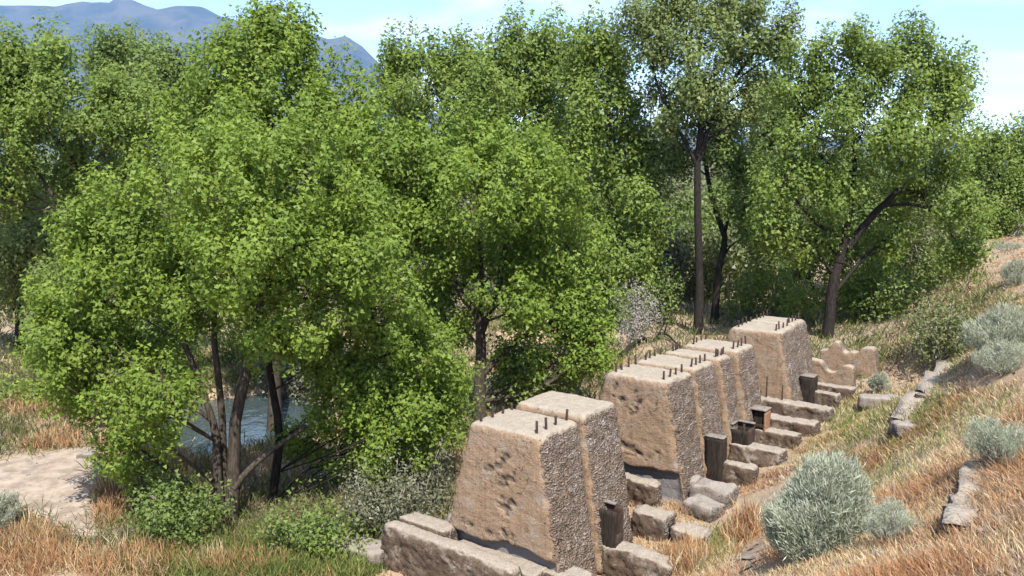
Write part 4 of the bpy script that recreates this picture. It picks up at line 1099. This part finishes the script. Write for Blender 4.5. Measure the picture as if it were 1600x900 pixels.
# ------------------------------------------------------------------ dead wood
def dead(label, pts, r0, Y, seed, name='fallen_branch', mat=None, twigs=6):
    r = np.random.default_rng(seed)
    P = smooth_path([at(q[0], q[1], Y + (q[2] if len(q) > 2 else 0)) for q in pts], 16)
    parts = [tube(P, np.linspace(r0, r0 * .3, len(P)), 7)]
    for q in range(twigs):
        i = r.integers(len(P) // 4, len(P))
        e = P[i] + norm(r.normal(size=3) + [0, 0, .5]) * r.uniform(.3, .9)
        parts.append(tube(smooth_path([P[i], .5 * (P[i] + e) + r.normal(size=3) * .06, e], 6), np.linspace(r0 * .35, r0 * .1, 7), 5))
    V, Fq = join(parts)
    return tag(mesh_obj(name, V - P[0], Fq, mat or M_deadwood, loc=tuple(P[0]), smooth=True), label, 'branch')
def dead_on_ground(label, pts, r0, seed, mat=None, twigs=5):
    r = np.random.default_rng(seed)
    P = smooth_path([hit(*q) for q in pts], 14); P[:, 2] = terrain(P[:, 0], P[:, 1]) + r0
    P[:, 2] += np.sin(np.linspace(0, np.pi, len(P))) * r0 * 2
    parts = [tube(P, np.linspace(r0, r0 * .4, len(P)), 7)]
    for q in range(twigs):
        i = r.integers(len(P) // 4, len(P))
        e = P[i] + norm(r.normal(size=3) * [1, 1, .4] + [0, 0, .5]) * r.uniform(.25, .8)
        parts.append(tube(smooth_path([P[i], .5 * (P[i] + e) + r.normal(size=3) * .06, e], 6), np.linspace(r0 * .45, r0 * .15, 7), 5))
    V, Fq = join(parts)
    return tag(mesh_obj('fallen_branch', V - P[0], Fq, mat or M_deadwood, loc=tuple(P[0]), smooth=True), label, 'branch')
dead_on_ground('dark crooked fallen limb behind the middle piers', [(968, 560), (1000, 540), (1030, 530), (1062, 545)], .10, 1, M_darkbark, 7)
dead_on_ground('pale fallen branch at the pond edge beside the white boulder', [(262, 722), (290, 708), (330, 700)], .07, 2)
dead_on_ground('grey drift branch at the pond edge below the slender cottonwood', [(520, 820), (560, 800), (610, 812)], .05, 3)

# ------------------------------------------------------------------ grass
def noise2(x, y, s, o): return fbm(xyz(x * s + o, y * s + o * .7, o), 3)

def grass(name, label, pts, heights, cols, blades, seed, width=0.010, lean=0.45, spread=0.10):
    r = np.random.default_rng(seed)
    rel = pts[:, :2] - OX
    tt, ss = rel @ DV, rel @ PV
    heights = heights * np.where((tt > -1.5) & (tt < 15.5) & (ss > -3.2) & (ss < 1.7), .5, 1.0)
    n = len(pts)
    P = np.repeat(pts, blades, 0) + np.c_[r.normal(size=(n * blades, 2)) * spread, np.zeros(n * blades)]
    P[:, 2] = terrain(P[:, 0], P[:, 1]) - 0.02
    Hh = np.repeat(heights, blades) * r.uniform(.5, 1.15, n * blades)
    D = r.normal(size=(n * blades, 3)) * [lean, lean, .15] + [0, 0, 1]
    D = norm(D)
    S = norm(np.cross(D, r.normal(size=D.shape)))
    C = np.repeat(cols, blades, 0) * r.uniform(.7, 1.25, (n * blades, 1))
    W = width * np.clip(P[:, 1] / 12, .6, 3.2) * r.uniform(.7, 1.4, n * blades)
    V, Fq = kites(P, D, S, Hh, W, .6, 0.08)
    return tag(mesh_obj(name, V, Fq, M_grass, face_col=np.clip(C, 0, 1)), label, kind='stuff')

ORANGE = np.array([.50, .295, .145]); RUST = np.array([.40, .205, .105]); STRAW = np.array([.60, .49, .30]); PINK = np.array([.52, .36, .25])
GREEN = np.array([.15, .19, .05]); YGREEN = np.array([.29, .29, .10])

def cast(n, x0, x1, y0, y1, seed):
    """Random points of the photograph's frame dropped on the ground, so that tufts thin out evenly with distance."""
    r = np.random.default_rng(seed)
    px = r.uniform(x0, x1, n); py = r.uniform(y0, y1, n)
    Y = np.geomspace(3.0, 90, 420)
    out = np.zeros((n, 3)); done = np.zeros(n, bool)
    rr_ = rays(px, py); rr_ = rr_ / rr_[:, 1:2]
    for y in Y:
        P = np.array([0, 0, H]) + rr_ * y
        z = np.full(n, 1e9)
        todo = ~done
        if not todo.any(): break
        z[todo] = TZ(P[todo, 0], P[todo, 1])
        h_ = todo & (P[:, 2] < z)
        out[h_] = P[h_]; done |= h_
    return out[done]

# quick lookup of the ground height
_lx = np.arange(-40, 60, .25); _ly = np.arange(0, 95, .25)
_LZ = terrain(*np.meshgrid(_lx, _ly))
def TZ(x, y):
    fx = np.clip((x + 40) / .25, 0, len(_lx) - 1.001); fy = np.clip(y / .25, 0, len(_ly) - 1.001)
    i = fx.astype(int); j = fy.astype(int); u = fx - i; v = fy - j
    return _LZ[j, i] * (1 - u) * (1 - v) + _LZ[j, i + 1] * u * (1 - v) + _LZ[j + 1, i] * (1 - u) * v + _LZ[j + 1, i + 1] * u * v

def clear(P):
    """Keep tufts off the path, the water and out of the blocks."""
    rel = P[:, :2] - OX
    t = rel @ DV; s = rel @ PV
    k = ~inside(P[:, 0], P[:, 1], PATH) & ~inside(P[:, 0], P[:, 1], TRACK)
    for a, b in ((-.4, 2.45), (4.5, 9.75), (11.4, 14.1)): k &= ~((t > a) & (t < b) & (s > -2.0) & (s < .55))
    k &= ~((t > -1.1) & (t < -.2) & (s > -3.2) & (s < .2))
    k &= TZ(P[:, 0], P[:, 1]) > WATER_Z + .05
    return P[k]

def hill_mask(P):
    rel = P[:, :2] - OX
    return rel @ PV > 0.9

# the slope on the right
P = clear(cast(32000, 1030, 1680, 330, 960, 11)); P = P[hill_mask(P)]
P = P[noise2(P[:, 0], P[:, 1], .8, 55.) + np.random.default_rng(4).normal(0, .12, len(P)) > -.22]
nz1 = noise2(P[:, 0], P[:, 1], .45, 3.); nz2 = noise2(P[:, 0], P[:, 1], .9, 21.)
r = np.random.default_rng(5)
mix = r.uniform(0, 1, len(P))
C = np.where((mix < .34 + .6 * nz1)[:, None], ORANGE, np.where((mix < .66 + .5 * nz1)[:, None], PINK, STRAW))
C = np.where((r.uniform(size=len(P)) < .10)[:, None], np.array([.24, .19, .15]), C); C = np.where(((nz2 < -.15) & (mix > .35))[:, None], STRAW, C); C = np.where(((nz2 > .28) & (mix > .3))[:, None], RUST, C)
grass('dry_grass', 'orange and straw dry grass covering the slope', P, .11 + .13 * np.clip(nz2 + .5, .1, 1.2), C, 7, 12, .009, .75)
gsel = np.zeros(0, int)
GP = []
for (px, py, rp, n) in [(1370, 655, 65, 700), (1320, 670, 45, 400), (1430, 640, 60, 300), (1290, 640, 30, 200), (1120, 850, 40, 420), (1100, 880, 30, 220), (1470, 640, 60, 220), (1530, 470, 50, 300), (1570, 470, 40, 200), (1480, 560, 40, 260), (1390, 740, 60, 130), (1015, 770, 26, 160), (1330, 590, 30, 100), (1500, 520, 40, 200), (1420, 700, 60, 200), (1300, 720, 60, 260), (1340, 760, 50, 160), (1460, 660, 70, 260), (1550, 640, 50, 160)]:
    q = np.random.default_rng(px + py)
    aa = q.uniform(0, 2 * np.pi, n); dd = q.uniform(0, 1, n) ** .6 * rp
    for A, B in zip(aa[::2], dd[::2]):
        GP.append(hit(px + np.cos(A) * B, py + np.sin(A) * B * .6))
GP = clear(np.array(GP))
mix = r.uniform(0, 1, len(GP))
grass('green_weeds', 'patches of green and yellowish weeds among the dry grass', GP, .16 + .14 * r.uniform(0, 1, len(GP)), np.where((mix < .45)[:, None], YGREEN, np.where((mix < .75)[:, None], STRAW * .9, GREEN * 1.1)), 7, 13, .011, .6)

# dull undergrowth on the shaded floor beyond the piers
P = clear(cast(9000, -40, 1540, 430, 640, 31)); rel = P[:, :2] - OX
P = P[(rel @ PV < 1.5) | ((rel @ DV) > 17)]
P2 = clear(cast(7000, -20, 720, 540, 880, 33)); r2 = P2[:, :2] - OX; P2 = P2[(r2 @ PV < -1.6) & (noise2(P2[:, 0], P2[:, 1], .5, 40.) > -.25)]
P = np.concatenate([P, P2])
mix = r.uniform(0, 1, len(P)); DUN = np.array([.16, .14, .085])
grass('undergrowth', 'dull green and brown undergrowth between the trunks', P, .25 + .35 * r.uniform(0, 1, len(P)), np.where((mix < .4)[:, None], DUN, np.where((mix < .8)[:, None], GREEN * .8, YGREEN * .8)), 6, 32, .014, .6, .25)

# pebbles and crumbled concrete lying about
P = np.concatenate([clear(cast(420, 1030, 1640, 380, 940, 61)), cast(160, -20, 200, 690, 880, 62)])
r = np.random.default_rng(63)
BV, BF, _n = round_box(.5, .5, .5, .28, .34)
parts = []
for p in P:
    sz = r.uniform(.03, .11) * (1.6 if r.uniform() < .12 else 1)
    v = BV + .16 * r.normal(size=BV.shape)
    parts.append((v * sz * [1.2, .9, .7] + p, BF))
V, Fq = join(parts)
tag(mesh_obj('pebbles', V, Fq, M_rock, vert_attr=np.zeros(len(V))), 'scattered pebbles and crumbs of concrete', kind='stuff')

# valley floor on the left and between the blocks
P = clear(cast(16000, -80, 1230, 560, 960, 14)); P = P[~hill_mask(P)]
nz1 = noise2(P[:, 0], P[:, 1], .4, 5.)
mix = r.uniform(0, 1, len(P))
dens = np.clip(.36 + nz1 * 1.6, .06, 1)
k = mix < dens
k &= ~((P[:, 0] > -6.4) & (P[:, 0] < -2.3) & (P[:, 1] > 13) & (P[:, 1] < 19.5) & (r.uniform(size=len(P)) < .8))
P = P[k]; nz1 = nz1[k]
mix = r.uniform(0, 1, len(P))
C = np.where((mix < .45)[:, None], ORANGE, np.where((mix < .72)[:, None], PINK, STRAW))
grass('dry_grass', 'orange dry grass on the valley floor', P, .22 + .22 * r.uniform(0, 1, len(P)), C, 8, 15, .011)
GP = []
for (px, py, rx, ry, n, hgt) in [(380, 885, 150, 26, 2600, 1), (500, 893, 90, 16, 1200, 1), (270, 800, 70, 40, 360, 1), (30, 620, 70, 14, 260, 1), (230, 880, 60, 20, 200, 1), (560, 860, 60, 30, 260, 1), (430, 850, 90, 25, 300, 1)]:
    q = np.random.default_rng(px * 3 + py)
    for _ in range(n // 2):
        A = q.uniform(0, 2 * np.pi); B = q.uniform(0, 1) ** .5
        GP.append(hit(px + np.cos(A) * B * rx, py + np.sin(A) * B * ry))
GP = clear(np.array(GP)); mix = r.uniform(0, 1, len(GP))
grass('green_grass', 'green grass and weeds on the pond bank', GP, .25 + .25 * r.uniform(0, 1, len(GP)), np.where((mix < .3)[:, None], YGREEN, GREEN), 12, 16, .013, .5, .16)
OP = []
for (px, py, rx, ry, n) in [(45, 870, 60, 36, 380), (200, 888, 90, 18, 300), (165, 770, 30, 60, 300), (60, 640, 60, 12, 260), (255, 735, 40, 24, 260), (110, 700, 70, 10, 200), (370, 893, 80, 12, 160), (1080, 790, 30, 20, 120), (1170, 850, 26, 40, 200), (1060, 880, 40, 20, 240)]:
    q = np.random.default_rng(px * 5 + py)
    for _ in range(n // 2):
        A = q.uniform(0, 2 * np.pi); B = q.uniform(0, 1) ** .5
        OP.append(hit(px + np.cos(A) * B * rx, py + np.sin(A) * B * ry))
OP = clear(np.array(OP)); mix = r.uniform(0, 1, len(OP))
grass('tall_dry_grass', 'tall rust-coloured grass clumps beside the path and the sills', OP, .35 + .3 * r.uniform(0, 1, len(OP)), np.where((mix < .5)[:, None], ORANGE, np.where((mix < .75)[:, None], RUST, STRAW)), 14, 17, .011, .35, .13)

# ------------------------------------------------------------------ air
mh = bpy.data.materials.new('haze_air'); mh.use_nodes = True
hn = mh.node_tree.nodes; hn.clear()
ho = hn.new('ShaderNodeOutputMaterial'); pv = hn.new('ShaderNodeVolumePrincipled')
pv.inputs['Color'].default_value = (0.28, 0.53, 1.0, 1); pv.inputs['Density'].default_value = 7.0e-5; pv.inputs['Anisotropy'].default_value = 0.0
mh.node_tree.links.new(pv.outputs[0], ho.inputs['Volume'])
bx0, bx1, by0, by1, bz0, bz1 = -13000, 13000, -3500, 9000, -8, 1900
V = np.array([(x, y, z) for z in (bz0, bz1) for y in (by0, by1) for x in (bx0, bx1)], float)
Fq = np.array([(0, 2, 3, 1), (4, 5, 7, 6), (0, 1, 5, 4), (2, 6, 7, 3), (0, 4, 6, 2), (1, 3, 7, 5)])
tag(mesh_obj('haze', V, Fq, mh), 'thin blue haze over the valley', kind='stuff')
